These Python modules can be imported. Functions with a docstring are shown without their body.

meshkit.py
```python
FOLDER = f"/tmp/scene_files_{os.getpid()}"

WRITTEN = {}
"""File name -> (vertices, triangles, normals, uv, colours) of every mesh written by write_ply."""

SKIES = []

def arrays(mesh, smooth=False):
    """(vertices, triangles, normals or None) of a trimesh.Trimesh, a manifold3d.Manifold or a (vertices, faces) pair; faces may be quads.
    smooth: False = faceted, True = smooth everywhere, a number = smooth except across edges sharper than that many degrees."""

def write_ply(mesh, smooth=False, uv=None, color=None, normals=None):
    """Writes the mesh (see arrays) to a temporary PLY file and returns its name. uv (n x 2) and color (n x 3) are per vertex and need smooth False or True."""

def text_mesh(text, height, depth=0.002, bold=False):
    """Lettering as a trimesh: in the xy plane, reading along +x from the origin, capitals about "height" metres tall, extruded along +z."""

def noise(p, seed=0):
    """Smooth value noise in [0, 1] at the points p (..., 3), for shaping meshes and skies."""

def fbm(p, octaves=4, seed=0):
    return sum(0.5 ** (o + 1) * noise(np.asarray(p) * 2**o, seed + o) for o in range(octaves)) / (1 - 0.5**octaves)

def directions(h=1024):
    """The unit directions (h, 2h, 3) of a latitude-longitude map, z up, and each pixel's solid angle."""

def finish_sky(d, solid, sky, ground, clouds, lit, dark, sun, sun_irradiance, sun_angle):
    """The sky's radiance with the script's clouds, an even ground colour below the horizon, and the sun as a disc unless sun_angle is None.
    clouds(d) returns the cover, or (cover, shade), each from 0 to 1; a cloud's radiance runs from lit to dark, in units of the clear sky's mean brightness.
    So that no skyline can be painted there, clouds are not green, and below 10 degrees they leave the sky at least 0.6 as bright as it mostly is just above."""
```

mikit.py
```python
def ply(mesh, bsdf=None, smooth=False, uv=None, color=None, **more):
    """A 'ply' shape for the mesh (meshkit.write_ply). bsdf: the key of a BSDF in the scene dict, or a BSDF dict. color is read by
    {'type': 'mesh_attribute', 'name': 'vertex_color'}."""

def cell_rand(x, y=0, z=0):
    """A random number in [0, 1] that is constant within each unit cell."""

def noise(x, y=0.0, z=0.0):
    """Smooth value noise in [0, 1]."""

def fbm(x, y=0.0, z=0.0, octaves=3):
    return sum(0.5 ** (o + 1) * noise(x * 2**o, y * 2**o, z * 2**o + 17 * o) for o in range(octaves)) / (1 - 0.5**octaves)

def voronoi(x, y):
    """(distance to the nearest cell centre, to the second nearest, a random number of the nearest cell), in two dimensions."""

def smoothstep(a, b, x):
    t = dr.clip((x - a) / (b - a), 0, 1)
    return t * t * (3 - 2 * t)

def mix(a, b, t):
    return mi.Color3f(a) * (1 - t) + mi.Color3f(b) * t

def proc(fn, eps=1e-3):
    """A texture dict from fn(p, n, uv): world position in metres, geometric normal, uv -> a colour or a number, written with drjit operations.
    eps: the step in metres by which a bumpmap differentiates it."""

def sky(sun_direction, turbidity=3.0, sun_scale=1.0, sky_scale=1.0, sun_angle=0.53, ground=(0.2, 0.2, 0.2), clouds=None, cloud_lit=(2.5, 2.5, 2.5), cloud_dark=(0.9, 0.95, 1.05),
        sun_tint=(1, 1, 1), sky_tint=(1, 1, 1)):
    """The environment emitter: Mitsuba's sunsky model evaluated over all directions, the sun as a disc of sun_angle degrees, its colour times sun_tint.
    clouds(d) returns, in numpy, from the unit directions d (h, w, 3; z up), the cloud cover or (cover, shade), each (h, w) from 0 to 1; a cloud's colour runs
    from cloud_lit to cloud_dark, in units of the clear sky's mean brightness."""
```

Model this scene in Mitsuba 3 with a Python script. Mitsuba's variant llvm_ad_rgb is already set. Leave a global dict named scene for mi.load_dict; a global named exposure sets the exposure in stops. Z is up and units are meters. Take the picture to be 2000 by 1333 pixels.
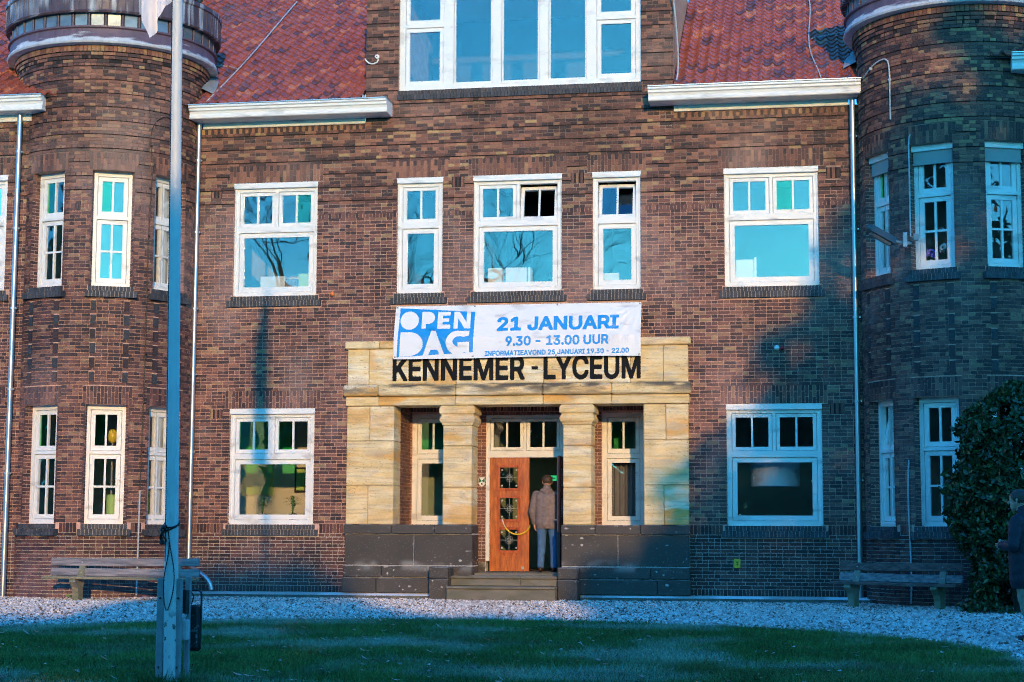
import math, random
import numpy as np, trimesh, manifold3d as m3, shapely.geometry as sg, shapely.ops as so
import drjit as dr, mitsuba as mi
import mikit, meshkit
from mikit import proc, noise, fbm, cell_rand, smoothstep, mix

# ------------------------------------------------------------------ camera, sky, exposure
scene, labels = {}, {}
T = mi.ScalarTransform4f
CAM = np.array([5.29473, -31.70276, 1.10474])
FWD = np.array([-0.16797185, 0.97958719, 0.1104282])
UPV = np.array([0.01475793, -0.10950843, 0.9938763])
scene['camera'] = dict(type='perspective', fov=math.degrees(2 * math.atan(1000 / 3420.)), fov_axis='x', near_clip=0.1, far_clip=2000.,
                       to_world=T().look_at(origin=CAM.tolist(), target=(CAM + FWD).tolist(), up=UPV.tolist()))
SUN_AZ, SUN_EL = math.radians(15.4), math.radians(9.2)
SUN = np.array([math.sin(SUN_AZ) * math.cos(SUN_EL), -math.cos(SUN_AZ) * math.cos(SUN_EL), math.sin(SUN_EL)])
scene['sky'] = mikit.sky(SUN.tolist(), turbidity=3, sun_scale=1.0, sky_scale=1.0, sun_tint=(0.96, 0.92, 1.02), sky_tint=(0.42, 3.35, 7.2), ground=(0.1, 0.12, 0.12))
exposure = 1.88

# ------------------------------------------------------------------ helpers
rng = np.random.default_rng(7)


USED = set()
STUFF = {'raked_joint', 'drum_rib', 'copper_seam', 'ventilation_slot', 'base_joint', 'pipe_clamp', 'cable_clip', 'petals', 'bloom', 'etched_wreath', 'sill', 'sill_mortar', 'leaves', 'panel_groove'}


def name(k):
    """k, or k_001, k_002 ... if it is taken"""
    q, i = k, 0
    while q in USED:
        i += 1
        q = f'{k}_{i:03d}'
    USED.add(q)
    return q


def add(parent, part, mesh, bsdf, smooth=False, uv=None, label=None):
    k = name(parent + '__' + part if parent else part)
    scene[k] = mikit.ply(mesh, bsdf, smooth=smooth, uv=uv)
    if label:
        labels[k] = {'label': label}
    if part in STUFF:
        labels.setdefault(k, {})['kind'] = 'stuff'
    return k


def thing(k, label, cat, group=None):
    k = name(k)
    labels[k] = {'label': label, 'category': cat}
    if group:
        labels[k]['group'] = group
    return k


def single(k, mesh, bsdf, label, cat, group=None, **kw):
    k = thing(k, label, cat, group)
    scene[k] = mikit.ply(mesh, bsdf, **kw)
    return k


def setting(k, mesh, bsdf, kind='structure', label=None, **kw):
    k = name(k)
    scene[k] = mikit.ply(mesh, bsdf, **kw)
    labels[k] = {'kind': kind}
    if label:
        labels[k]['label'] = label
    return k


BF = np.array([[0, 1, 5], [0, 5, 4], [1, 3, 7], [1, 7, 5], [3, 2, 6], [3, 6, 7], [2, 0, 4], [2, 4, 6], [4, 5, 7], [4, 7, 6], [0, 2, 3], [0, 3, 1]])
# corner index = x + 2*y + 4*z


def corners(b):
    b = np.atleast_2d(np.asarray(b, float))
    v = np.empty((len(b), 8, 3))
    for i in range(8):
        v[:, i, 0] = b[:, i & 1]
        v[:, i, 1] = b[:, 2 + (i >> 1 & 1)]
        v[:, i, 2] = b[:, 4 + (i >> 2 & 1)]
    return v


def boxes(b, fn=None):
    """boxes (x0,x1,y0,y1,z0,z1) as one mesh; fn maps the points"""
    v = corners(b)
    n = len(v)
    p = v.reshape(-1, 3)
    if fn is not None:
        p = fn(p)
    f = (BF[None] + 8 * np.arange(n)[:, None, None]).reshape(-1, 3)
    return p, f


def join(ms):
    vs, fs, at = [], [], 0
    for m in ms:
        v, f = (m.vertices, m.faces) if hasattr(m, 'vertices') else m
        vs.append(np.asarray(v)); fs.append(np.asarray(f) + at); at += len(v)
    return np.vstack(vs), np.vstack(fs)


def rbox(x0, x1, y0, y1, z0, z1, c=0.01):
    """box with chamfered edges"""
    p = []
    for sx in (0, 1):
        for sy in (0, 1):
            for sz in (0, 1):
                for k in range(3):
                    q = [x0 + c if not sx else x1 - c, y0 + c if not sy else y1 - c, z0 + c if not sz else z1 - c]
                    q[k] = ((x0, x1)[sx], (y0, y1)[sy], (z0, z1)[sz])[k]
                    p.append(q)
    h = trimesh.convex.convex_hull(np.array(p))
    return np.asarray(h.vertices), np.asarray(h.faces)


def tube(pts, r, n=8, caps=True):
    pts = np.asarray(pts, float)
    r = np.broadcast_to(np.asarray(r, float), (len(pts),))
    t = np.gradient(pts, axis=0)
    t /= np.linalg.norm(t, axis=1, keepdims=True) + 1e-12
    a = np.cross(t[0], [0, 0, 1.0]); a = a if np.linalg.norm(a) > 0.1 else np.cross(t[0], [1.0, 0, 0])
    vs = []
    for i in range(len(pts)):
        a = a - t[i] * (a @ t[i]); a /= np.linalg.norm(a) + 1e-12
        b = np.cross(t[i], a)
        ph = np.arange(n) * 2 * math.pi / n
        vs.append(pts[i] + r[i] * (np.cos(ph)[:, None] * a + np.sin(ph)[:, None] * b))
    v = np.vstack(vs); f = []
    for i in range(len(pts) - 1):
        for j in range(n):
            k = (j + 1) % n
            f += [[i * n + j, i * n + k, (i + 1) * n + k], [i * n + j, (i + 1) * n + k, (i + 1) * n + j]]
    if caps:
        for e, s in ((0, -1), (len(pts) - 1, 1)):
            for j in range(1, n - 1):
                q = [e * n, e * n + j, e * n + j + 1]
                f.append(q if s > 0 else q[::-1])
    return v, np.array(f)


def curve(pts, n=24):
    from scipy.interpolate import CubicSpline
    pts = np.asarray(pts, float)
    d = np.r_[0, np.cumsum(np.linalg.norm(np.diff(pts, axis=0), axis=1))]
    return CubicSpline(d, pts)(np.linspace(0, d[-1], n))


def prism(poly, y0, y1):
    """polygon in (x, z) pushed from y0 to y1"""
    ms = []
    for g in getattr(poly, 'geoms', [poly]):
        if g.area < 1e-9:
            continue
        m = trimesh.creation.extrude_polygon(g, 1.0, engine='earcut')
        v = np.asarray(m.vertices)
        ms.append((np.c_[v[:, 0], y0 + (y1 - y0) * v[:, 2], v[:, 1]], np.asarray(m.faces) if y1 < y0 else np.asarray(m.faces)[:, ::-1]))
    return join(ms)


def lathe(profile, c, a0=-math.pi, a1=math.pi, n=64):
    """profile of (r, z) turned about the upright axis at c; angle 0 looks towards -y"""
    pr = np.asarray(profile, float)
    th = np.linspace(a0, a1, n + 1)
    v = np.stack([c[0] + pr[None, :, 0] * np.sin(th)[:, None], c[1] - pr[None, :, 0] * np.cos(th)[:, None], np.broadcast_to(pr[None, :, 1], (n + 1, len(pr)))], -1).reshape(-1, 3)
    f, k = [], len(pr)
    for i in range(n):
        for j in range(k - 1):
            a = i * k + j
            f += [[a, a + k, a + k + 1], [a, a + k + 1, a + 1]]
    return v, np.array(f)


def panel(us, ws, holes, depth, fn):
    """slab on the (u, w) grid with rectangular holes, front at depth 0, back at depth; fn maps (u, depth, w)"""
    us = np.array(sorted(set(np.round(us, 5)) | {round(h[i], 5) for h in holes for i in (0, 1) if us[0] < h[i] < us[-1]}))
    ws = np.array(sorted(set(np.round(ws, 5)) | {round(h[i], 5) for h in holes for i in (2, 3) if ws[0] < h[i] < ws[-1]}))
    cu, cw = (us[1:] + us[:-1]) / 2, (ws[1:] + ws[:-1]) / 2
    on = np.ones((len(cu), len(cw)), bool)
    for h in holes:
        on &= ~(((cu > h[0]) & (cu < h[1]))[:, None] & ((cw > h[2]) & (cw < h[3]))[None])
    q = []
    for i in range(len(cu)):
        for j in range(len(cw)):
            if not on[i, j]:
                continue
            a, b, c, d = us[i], us[i + 1], ws[j], ws[j + 1]
            q.append([(a, 0, c), (b, 0, c), (b, 0, d), (a, 0, d)])
            q.append([(b, depth, c), (a, depth, c), (a, depth, d), (b, depth, d)])
            if i == 0 or not on[i - 1, j]: q.append([(a, depth, c), (a, 0, c), (a, 0, d), (a, depth, d)])
            if i == len(cu) - 1 or not on[i + 1, j]: q.append([(b, 0, c), (b, depth, c), (b, depth, d), (b, 0, d)])
            if j == 0 or not on[i, j - 1]: q.append([(a, depth, c), (b, depth, c), (b, 0, c), (a, 0, c)])
            if j == len(cw) - 1 or not on[i, j + 1]: q.append([(a, 0, d), (b, 0, d), (b, depth, d), (a, depth, d)])
    p = fn(np.array(q, float).reshape(-1, 3))
    k = np.arange(len(q))[:, None] * 4
    return p, np.vstack([k + [0, 1, 2], k + [0, 2, 3]])


# ------------------------------------------------------------------ materials
def rgb(c): return {'type': 'rgb', 'value': list(c)}


def mat(k, color, rough=0.6, **kw):
    c = color if isinstance(color, dict) else rgb(color)
    scene[k] = {'type': 'twosided', 'bsdf': {'type': 'principled', 'base_color': c, 'roughness': rough, **kw}}


def brick_color(p, n, uv):
    t, zone = uv.x, uv.y
    c = mi.Color3f(0.056, 0.036, 0.037)
    def put(c, lo, col): return dr.select(t > lo, mi.Color3f(col), c)
    c = put(c, 0.22, (0.105, 0.055, 0.050)); c = put(c, 0.45, (0.175, 0.085, 0.068)); c = put(c, 0.72, (0.260, 0.130, 0.092))
    c = put(c, 0.90, (0.30, 0.185, 0.11)); c = put(c, 0.97, (0.35, 0.25, 0.13))
    c = c * (0.62 + 0.42 * fbm(p.x * 40, p.y * 40, p.z * 60, 3))
    wash = smoothstep(0.50, 0.78, fbm(p.x * 0.7, p.y * 0.7, p.z * 0.5 + 3, 4))
    c = mix(c, mi.Color3f(0.36, 0.28, 0.25), 0.34 * wash)
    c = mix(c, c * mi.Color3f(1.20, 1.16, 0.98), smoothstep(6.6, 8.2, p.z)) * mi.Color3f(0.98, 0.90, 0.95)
    c = c * (0.80 + 0.45 * fbm(p.x * 0.5, p.y * 0.5, p.z * 0.6 + 8, 3))
    run = smoothstep(0.56, 0.74, fbm((p.x + p.y * 0.7) * 5.0, p.z * 0.30, 4.0, 3))
    c = c * (1 - 0.22 * run)
    soot = smoothstep(0.45, 0.75, fbm(p.x * 1.3 + 9, p.y * 1.3, p.z * 0.45, 4))
    c = c * (1 - 0.33 * soot)
    dark = mi.Color3f(0.040, 0.043, 0.050) * (0.6 + 1.1 * fbm(p.x * 25, p.y * 25, p.z * 25, 2)) * (0.7 + 0.6 * t)
    c = dr.select(zone > 0.75, dark, c)
    c = dr.select((zone > 0.4) & (zone < 0.6), c * mi.Color3f(0.66, 0.56, 0.62), c)
    return c


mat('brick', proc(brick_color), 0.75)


def mortar_color(p, n, uv):
    up = smoothstep(1.10, 1.20, p.z)
    c = mix((0.50, 0.47, 0.43), (0.55, 0.345, 0.275), up)
    c = mix(c, (0.25, 0.165, 0.125), smoothstep(6.9, 8.0, p.z))
    white = smoothstep(0.62, 0.75, fbm(p.x * 1.1, p.y, p.z * 0.8, 3)) * up
    c = mix(c, (0.42, 0.36, 0.32), 0.6 * white)
    return c * (0.7 + 0.6 * fbm(p.x * 9, p.y * 9, p.z * 9, 3))


mat('mortar', proc(mortar_color), 0.9)
mat('dark_joint', proc(lambda p, n, uv: mi.Color3f(0.022, 0.017, 0.015) * (0.6 + 0.8 * noise(p.x * 8, p.y * 8, p.z * 8))), 0.95)


def paint(base):
    def f(p, n, uv):
        d = smoothstep(0.56, 0.8, fbm(p.x * 3, p.y * 3, p.z * 7, 4))
        return mi.Color3f(base) * (1 - 0.27 * d - 0.06 * fbm(p.x * 30, p.y * 30, p.z * 30, 2))
    return proc(f)


mat('white_paint', paint((0.76, 0.77, 0.74)), 0.35)
mat('cream_paint', paint((0.66, 0.68, 0.62)), 0.4)
mat('blind_metal', paint((0.72, 0.74, 0.76)), 0.3)
mat('screen_cloth', (0.30, 0.31, 0.30), 0.8)


def zinc_color(p, n, uv):
    return mi.Color3f(0.50, 0.52, 0.55) * (0.75 + 0.5 * fbm(p.x * 6, p.y * 6, p.z * 2.5, 4))


mat('zinc_dull', proc(lambda p, n, uv: mi.Color3f(0.20, 0.235, 0.25) * (0.5 + 1.0 * fbm(p.x * 3, p.y * 3, p.z * 6, 4))), 0.38, metallic=0.55)
scene['zinc'] = {'type': 'twosided', 'bsdf': {'type': 'principled', 'base_color': proc(zinc_color), 'roughness': 0.34, 'metallic': 0.85}}


def lead_color(p, n, uv):
    s = smoothstep(0.42, 0.62, fbm(p.x * 2.4, p.y * 2.4, p.z * 9, 4) + (10.24 - p.z) * 3.2)
    c = mix((0.115, 0.075, 0.10), (0.46, 0.49, 0.52), s)
    c = mix(c, (0.62, 0.66, 0.68), 0.7 * smoothstep(0.6, 0.72, fbm(p.x * 9, p.y * 9, p.z * 9, 3)) * s)
    return c * (0.7 + 0.6 * fbm(p.x * 14, p.y * 14, p.z * 3, 3))


mat('lead', proc(lead_color), 0.5)


def copper_color(p, n, uv):
    ang = p.x * 0.8 + p.y * 1.3
    run = smoothstep(0.5, 0.72, fbm(ang * 9, p.z * 0.8, 3.0, 4))
    c = mix((0.085, 0.055, 0.065), (0.42, 0.47, 0.50), 0.75 * run)
    rust = smoothstep(0.66, 0.74, fbm(ang * 2, p.z * 2, 7.0, 3))
    c = mix(c, (0.25, 0.08, 0.03), 0.7 * rust)
    return c * (0.7 + 0.5 * noise(p.x * 20, p.y * 20, p.z * 4))


mat('copper_sheet', proc(copper_color), 0.45)


def tile_color(p, n, uv):
    t = uv.x
    c = mix((0.225, 0.058, 0.045), (0.375, 0.104, 0.070), t)
    c = dr.select(t > 0.93, mi.Color3f(0.46, 0.16, 0.085), c)
    c = dr.select(t < 0.12, mi.Color3f(0.125, 0.055, 0.06), c)
    grey = smoothstep(0.60, 0.72, fbm(p.x * 0.9, p.y * 1.2, p.z * 0.8, 4)) * smoothstep(0.35, 0.6, noise(p.x * 7, p.y * 7, p.z * 7))
    c = mix(c, (0.12, 0.105, 0.125), 0.5 * grey)
    c = c * (0.72 + 0.5 * fbm(p.x * 22, p.y * 22, p.z * 22, 3))
    moss = smoothstep(0.68, 0.76, fbm(p.x * 16, p.y * 16, p.z * 16, 2))
    return mix(c, (0.22, 0.20, 0.17), 0.3 * moss)


mat('roof_tile', proc(tile_color), 0.42)


def travertine_color(p, n, uv):
    o = uv.x * 31.0
    w = 0.075 * fbm(p.x * 1.3 + o, p.y * 1.5, p.z * 1.2 + o, 4)
    a = 0.6 * fbm((p.x + o) * 1.4, p.y, (p.z + w) * 11 + o, 5) + 0.4 * fbm(p.x * 4 + o, p.y * 4, p.z * 8, 4)
    c = mix((0.66, 0.49, 0.215), (0.80, 0.72, 0.50), smoothstep(0.35, 0.66, a) * (0.45 + 0.55 * smoothstep(0.3, 0.7, uv.x)))
    band = smoothstep(0.50, 0.66, fbm((p.x + o) * 1.1 + 4, p.y, (p.z + w) * 3.2 + 2 * o, 4))
    c = mix(c, (0.62, 0.32, 0.06), 0.9 * band * (0.25 + 0.75 * uv.y))
    thin = smoothstep(0.57, 0.66, fbm((p.x + o) * 2.0, p.y, (p.z + w) * 34 + o, 3))
    c = mix(c, (0.30, 0.22, 0.15), 0.30 * thin)
    blot = smoothstep(0.55, 0.72, fbm(p.x * 3 + o, p.y * 3, p.z * 6 + o, 4))
    c = mix(c, (0.46, 0.40, 0.31), 0.5 * blot) * (0.80 + 0.4 * fbm(p.x * 34, p.y * 34, p.z * 60, 3))
    hole = smoothstep(0.74, 0.80, fbm(p.x * 19 + o, p.y * 19, (p.z + 0.6 * w) * 60, 2)) * smoothstep(0.45, 0.6, noise(p.x * 3 + o, p.y, p.z * 5))
    c = mix(c, (0.16, 0.11, 0.07), 0.7 * hole)
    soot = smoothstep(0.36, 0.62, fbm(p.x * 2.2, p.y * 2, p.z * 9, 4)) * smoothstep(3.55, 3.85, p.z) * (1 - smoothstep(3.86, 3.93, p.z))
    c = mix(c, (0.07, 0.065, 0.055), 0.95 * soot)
    return c * (0.82 + 0.3 * noise(p.x * 5, p.y * 5, p.z * 5))


mat('travertine', proc(travertine_color), 0.7)


def bluestone_color(p, n, uv):
    c = mi.Color3f(0.052, 0.047, 0.042) * (0.55 + 0.75 * fbm(p.x * 2.0 + uv.x * 9, p.y * 2, p.z * 2.4, 4))
    speck = smoothstep(0.80, 0.86, noise(p.x * 17, p.y * 17, p.z * 17)) * smoothstep(0.45, 0.65, noise(p.x * 3 + 7, p.y * 3, p.z * 3))
    c = mix(c, (0.50, 0.48, 0.45), 0.8 * speck)
    fine = smoothstep(0.74, 0.84, noise(p.x * 60, p.y * 60, p.z * 60))
    c = mix(c, (0.17, 0.165, 0.15), 0.6 * fine)
    frost = smoothstep(0.48, 0.72, fbm(p.x * 2.5, p.y * 4, p.z * 2.5, 3)) * (1 - smoothstep(0.0, 0.16, dr.abs(p.z - 0.56)))
    c = mix(c, (0.42, 0.42, 0.40), 0.45 * frost)
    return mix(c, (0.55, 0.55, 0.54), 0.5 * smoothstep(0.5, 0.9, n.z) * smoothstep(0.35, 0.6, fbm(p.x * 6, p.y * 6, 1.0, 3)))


mat('bluestone', proc(bluestone_color), 0.65)


def step_color(p, n, uv):
    c = mi.Color3f(0.17, 0.155, 0.12) * (0.6 + 0.7 * fbm(p.x * 4, p.y * 4, p.z * 9, 4))
    green = smoothstep(0.45, 0.7, fbm(p.x * 2 + 2, p.y * 3, p.z * 6, 3))
    return mix(c, (0.085, 0.09, 0.045), 0.55 * green)


mat('step_stone', proc(step_color), 0.75)
mat('joint_white', (0.46, 0.44, 0.40), 0.9)


def wood(dark, light, axis, scale=1.0):
    def f(p, n, uv):
        q = [p.x, p.y, p.z]
        q[axis] = q[axis] * 0.12
        g = fbm(q[0] * 28 * scale, q[1] * 28 * scale, q[2] * 28 * scale, 4)
        g2 = noise(q[0] * 110 * scale, q[1] * 110 * scale, q[2] * 110 * scale)
        return mix(dark, light, smoothstep(0.25, 0.75, g)) * (0.85 + 0.3 * g2)
    return proc(f)


scene['door_wood'] = {'type': 'twosided', 'bsdf': {'type': 'principled', 'base_color': wood((0.30, 0.066, 0.010), (0.52, 0.145, 0.022), 2), 'roughness': 0.32, 'clearcoat': 0.5, 'clearcoat_gloss': 0.85}}
mat('door_bead', wood((0.30, 0.055, 0.02), (0.50, 0.13, 0.05), 2), 0.22)
mat('door_dark', wood((0.07, 0.016, 0.014), (0.11, 0.026, 0.02), 2), 0.4)
mat('bench_wood', wood((0.12, 0.115, 0.125), (0.27, 0.255, 0.26), 0), 0.8)
mat('bench_wood_dark', wood((0.075, 0.05, 0.045), (0.17, 0.11, 0.095), 0), 0.8)
mat('bench_seat', wood((0.12, 0.11, 0.07), (0.25, 0.23, 0.15), 0), 0.8)


def mossy(p, n, uv):
    c = mi.Color3f(0.24, 0.23, 0.19) * (0.6 + 0.7 * fbm(p.x * 9, p.y * 9, p.z * 9, 4))
    return mix(c, (0.13, 0.14, 0.05), 0.6 * smoothstep(0.4, 0.65, fbm(p.x * 4, p.y * 4, p.z * 4, 3)))


mat('mossy_concrete', proc(mossy), 0.9)
scene['pane'] = {'type': 'thindielectric', 'int_ior': 1.95}
scene['pane_green'] = {'type': 'thindielectric', 'int_ior': 2.0, 'specular_transmittance': rgb((0.15, 0.95, 0.40)), 'specular_reflectance': rgb((0.45, 1.0, 0.72))}
scene['pane_plain'] = {'type': 'thindielectric', 'int_ior': 1.33}
mat('room_wall', (0.58, 0.58, 0.52), 0.9)
mat('room_green', (0.26, 0.34, 0.27), 0.9)
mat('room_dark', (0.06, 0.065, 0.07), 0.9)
mat('room_ceiling', (0.45, 0.46, 0.46), 0.9)
mat('room_floor', (0.12, 0.10, 0.08), 0.6)
mat('lamp_grey', (0.07, 0.08, 0.085), 0.4)
mat('cabinet_white', (0.62, 0.62, 0.55), 0.6); mat('cabinet_lime', (0.36, 0.55, 0.16), 0.6); mat('cabinet_grey', (0.15, 0.16, 0.17), 0.6)
mat('black_paint', (0.012, 0.013, 0.016), 0.4)
mat('letter_black', proc(lambda p, n, uv: mi.Color3f(0.010, 0.012, 0.014) * (0.7 + 0.6 * fbm(p.x * 12, p.y * 12, p.z * 12, 3))), 0.85, specular=0.15)
mat('black_rubber', (0.008, 0.008, 0.01), 0.5)
mat('banner_cloth', paint((0.74, 0.77, 0.77)), 0.5)
mat('banner_blue', (0.004, 0.26, 0.66), 0.45)
mat('banner_ghost', (0.70, 0.71, 0.73), 0.5)
mat('yellow_plastic', (0.72, 0.50, 0.03), 0.35)
mat('orange_plastic', (0.75, 0.20, 0.04), 0.3)
mat('red_plastic', (0.42, 0.02, 0.03), 0.3)
mat('green_enamel', (0.015, 0.16, 0.06), 0.3)
mat('grey_metal', proc(lambda p, n, uv: mi.Color3f(0.22, 0.24, 0.25) * (0.7 + 0.6 * fbm(p.x * 9, p.y * 9, p.z * 9, 3))), 0.45)
mat('galvanised', proc(lambda p, n, uv: mi.Color3f(0.40, 0.44, 0.45) * (0.7 + 0.6 * fbm(p.x * 20, p.y * 20, p.z * 14, 3))), 0.5)


def pole_color(p, n, uv):
    c = mi.Color3f(0.56, 0.60, 0.58) * (0.86 + 0.24 * fbm(p.x * 14, p.y * 14, p.z * 6, 3))
    chip = smoothstep(0.60, 0.64, fbm(p.x * 34, p.y * 34, p.z * 22, 3)) * smoothstep(0.62, 0.34, p.z) * smoothstep(0.12, 0.26, p.z)
    return mix(c, (0.035, 0.04, 0.035), chip)


mat('pole_paint', proc(pole_color), 0.45)
scene['flag_cloth'] = {'type': 'twosided', 'bsdf': {'type': 'principled', 'base_color': rgb((0.72, 0.72, 0.76)), 'roughness': 0.8}}
mat('skin', proc(lambda p, n, uv: mi.Color3f(0.50, 0.29, 0.20) * (0.85 + 0.3 * fbm(p.x * 40, p.y * 40, p.z * 40, 2))), 0.5)
mat('hair_brown', proc(lambda p, n, uv: mi.Color3f(0.055, 0.035, 0.025) * (0.6 + 0.8 * noise(p.x * 160, p.y * 160, p.z * 60))), 0.6)
mat('jacket_grey', proc(lambda p, n, uv: mi.Color3f(0.19, 0.155, 0.158) * (0.7 + 0.6 * fbm(p.x * 18, p.y * 18, p.z * 30, 3))), 0.75)
mat('jeans', proc(lambda p, n, uv: mi.Color3f(0.060, 0.155, 0.34) * (0.65 + 0.7 * fbm(p.x * 22, p.y * 22, p.z * 12, 4))), 0.85)
mat('shoe_leather', (0.035, 0.014, 0.010), 0.45)
mat('jacket_navy', proc(lambda p, n, uv: mi.Color3f(0.013, 0.015, 0.026) * (0.7 + 0.6 * fbm(p.x * 12, p.y * 12, p.z * 12, 3))), 0.7)
mat('trousers_khaki', proc(lambda p, n, uv: mi.Color3f(0.24, 0.21, 0.15) * (0.75 + 0.5 * fbm(p.x * 15, p.y * 15, p.z * 9, 3))), 0.85)


def leaf_color(p, n, uv):
    return mix((0.014, 0.034, 0.014), (0.06, 0.115, 0.035), uv.x * uv.x) * (0.75 + 0.5 * noise(p.x * 20, p.y * 20, p.z * 20))


mat('holly_leaf', proc(leaf_color), 0.28)
mat('spruce_needles', (0.020, 0.045, 0.022), 0.7)
mat('bark', proc(lambda p, n, uv: mi.Color3f(0.10, 0.085, 0.065) * (0.5 + fbm(p.x * 9, p.y * 9, p.z * 3, 3))), 0.9)


def gravel_color(p, n, uv):
    t = uv.x
    c = mix((0.20, 0.19, 0.18), (0.78, 0.75, 0.71), t)
    return dr.select(t < 0.14, mi.Color3f(0.10, 0.07, 0.05), c) * (0.85 + 0.3 * noise(p.x * 90, p.y * 90, p.z * 90))


mat('gravel_stone', proc(gravel_color), 0.85)


def gravel_bed(p, n, uv):
    d, s, r = mikit.voronoi(p.x * 26, p.y * 26)
    return mix((0.10, 0.09, 0.08), (0.46, 0.44, 0.41), smoothstep(0.0, 0.3, s - d) * (0.4 + 0.6 * r))


mat('gravel_sheet', proc(gravel_bed), 0.9)


def lawn_color(p, n, uv):
    c = mix((0.030, 0.060, 0.014), (0.09, 0.15, 0.032), fbm(p.x * 1.7, p.y * 1.7, 0.0, 4))
    return c * (0.6 + 0.8 * noise(p.x * 45, p.y * 45, 2.0))


mat('lawn_sheet', proc(lawn_color), 0.95)


def blade_color(p, n, uv):
    patch = fbm(p.x * 0.9 + 5, p.y * 0.9, 0.0, 4)
    c = mix((0.045, 0.10, 0.025), (0.12, 0.215, 0.060), uv.x)
    c = mix(c, (0.15, 0.15, 0.06), 0.5 * smoothstep(0.55, 0.75, patch))
    frost = smoothstep(0.45, 0.68, fbm(p.x * 0.8, p.y * 0.8 + 9, 3.0, 4)) * uv.y
    return mix(c, (0.55, 0.60, 0.58), 0.5 * frost) * (0.5 + 1.0 * fbm(p.x * 2.3, p.y * 2.3, 5.0, 3))


scene['grass_blade'] = {'type': 'twosided', 'bsdf': {'type': 'principled', 'base_color': proc(blade_color), 'roughness': 0.8, 'specular': 0.15}}
mat('dead_leaf', proc(lambda p, n, uv: mix((0.12, 0.05, 0.022), (0.52, 0.47, 0.40), uv.x * uv.x)), 0.6)
mat('ground_far', proc(lambda p, n, uv: mix((0.05, 0.055, 0.045), (0.10, 0.10, 0.085), fbm(p.x * 0.3, p.y * 0.3, 0.0, 4))), 0.95)


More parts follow.
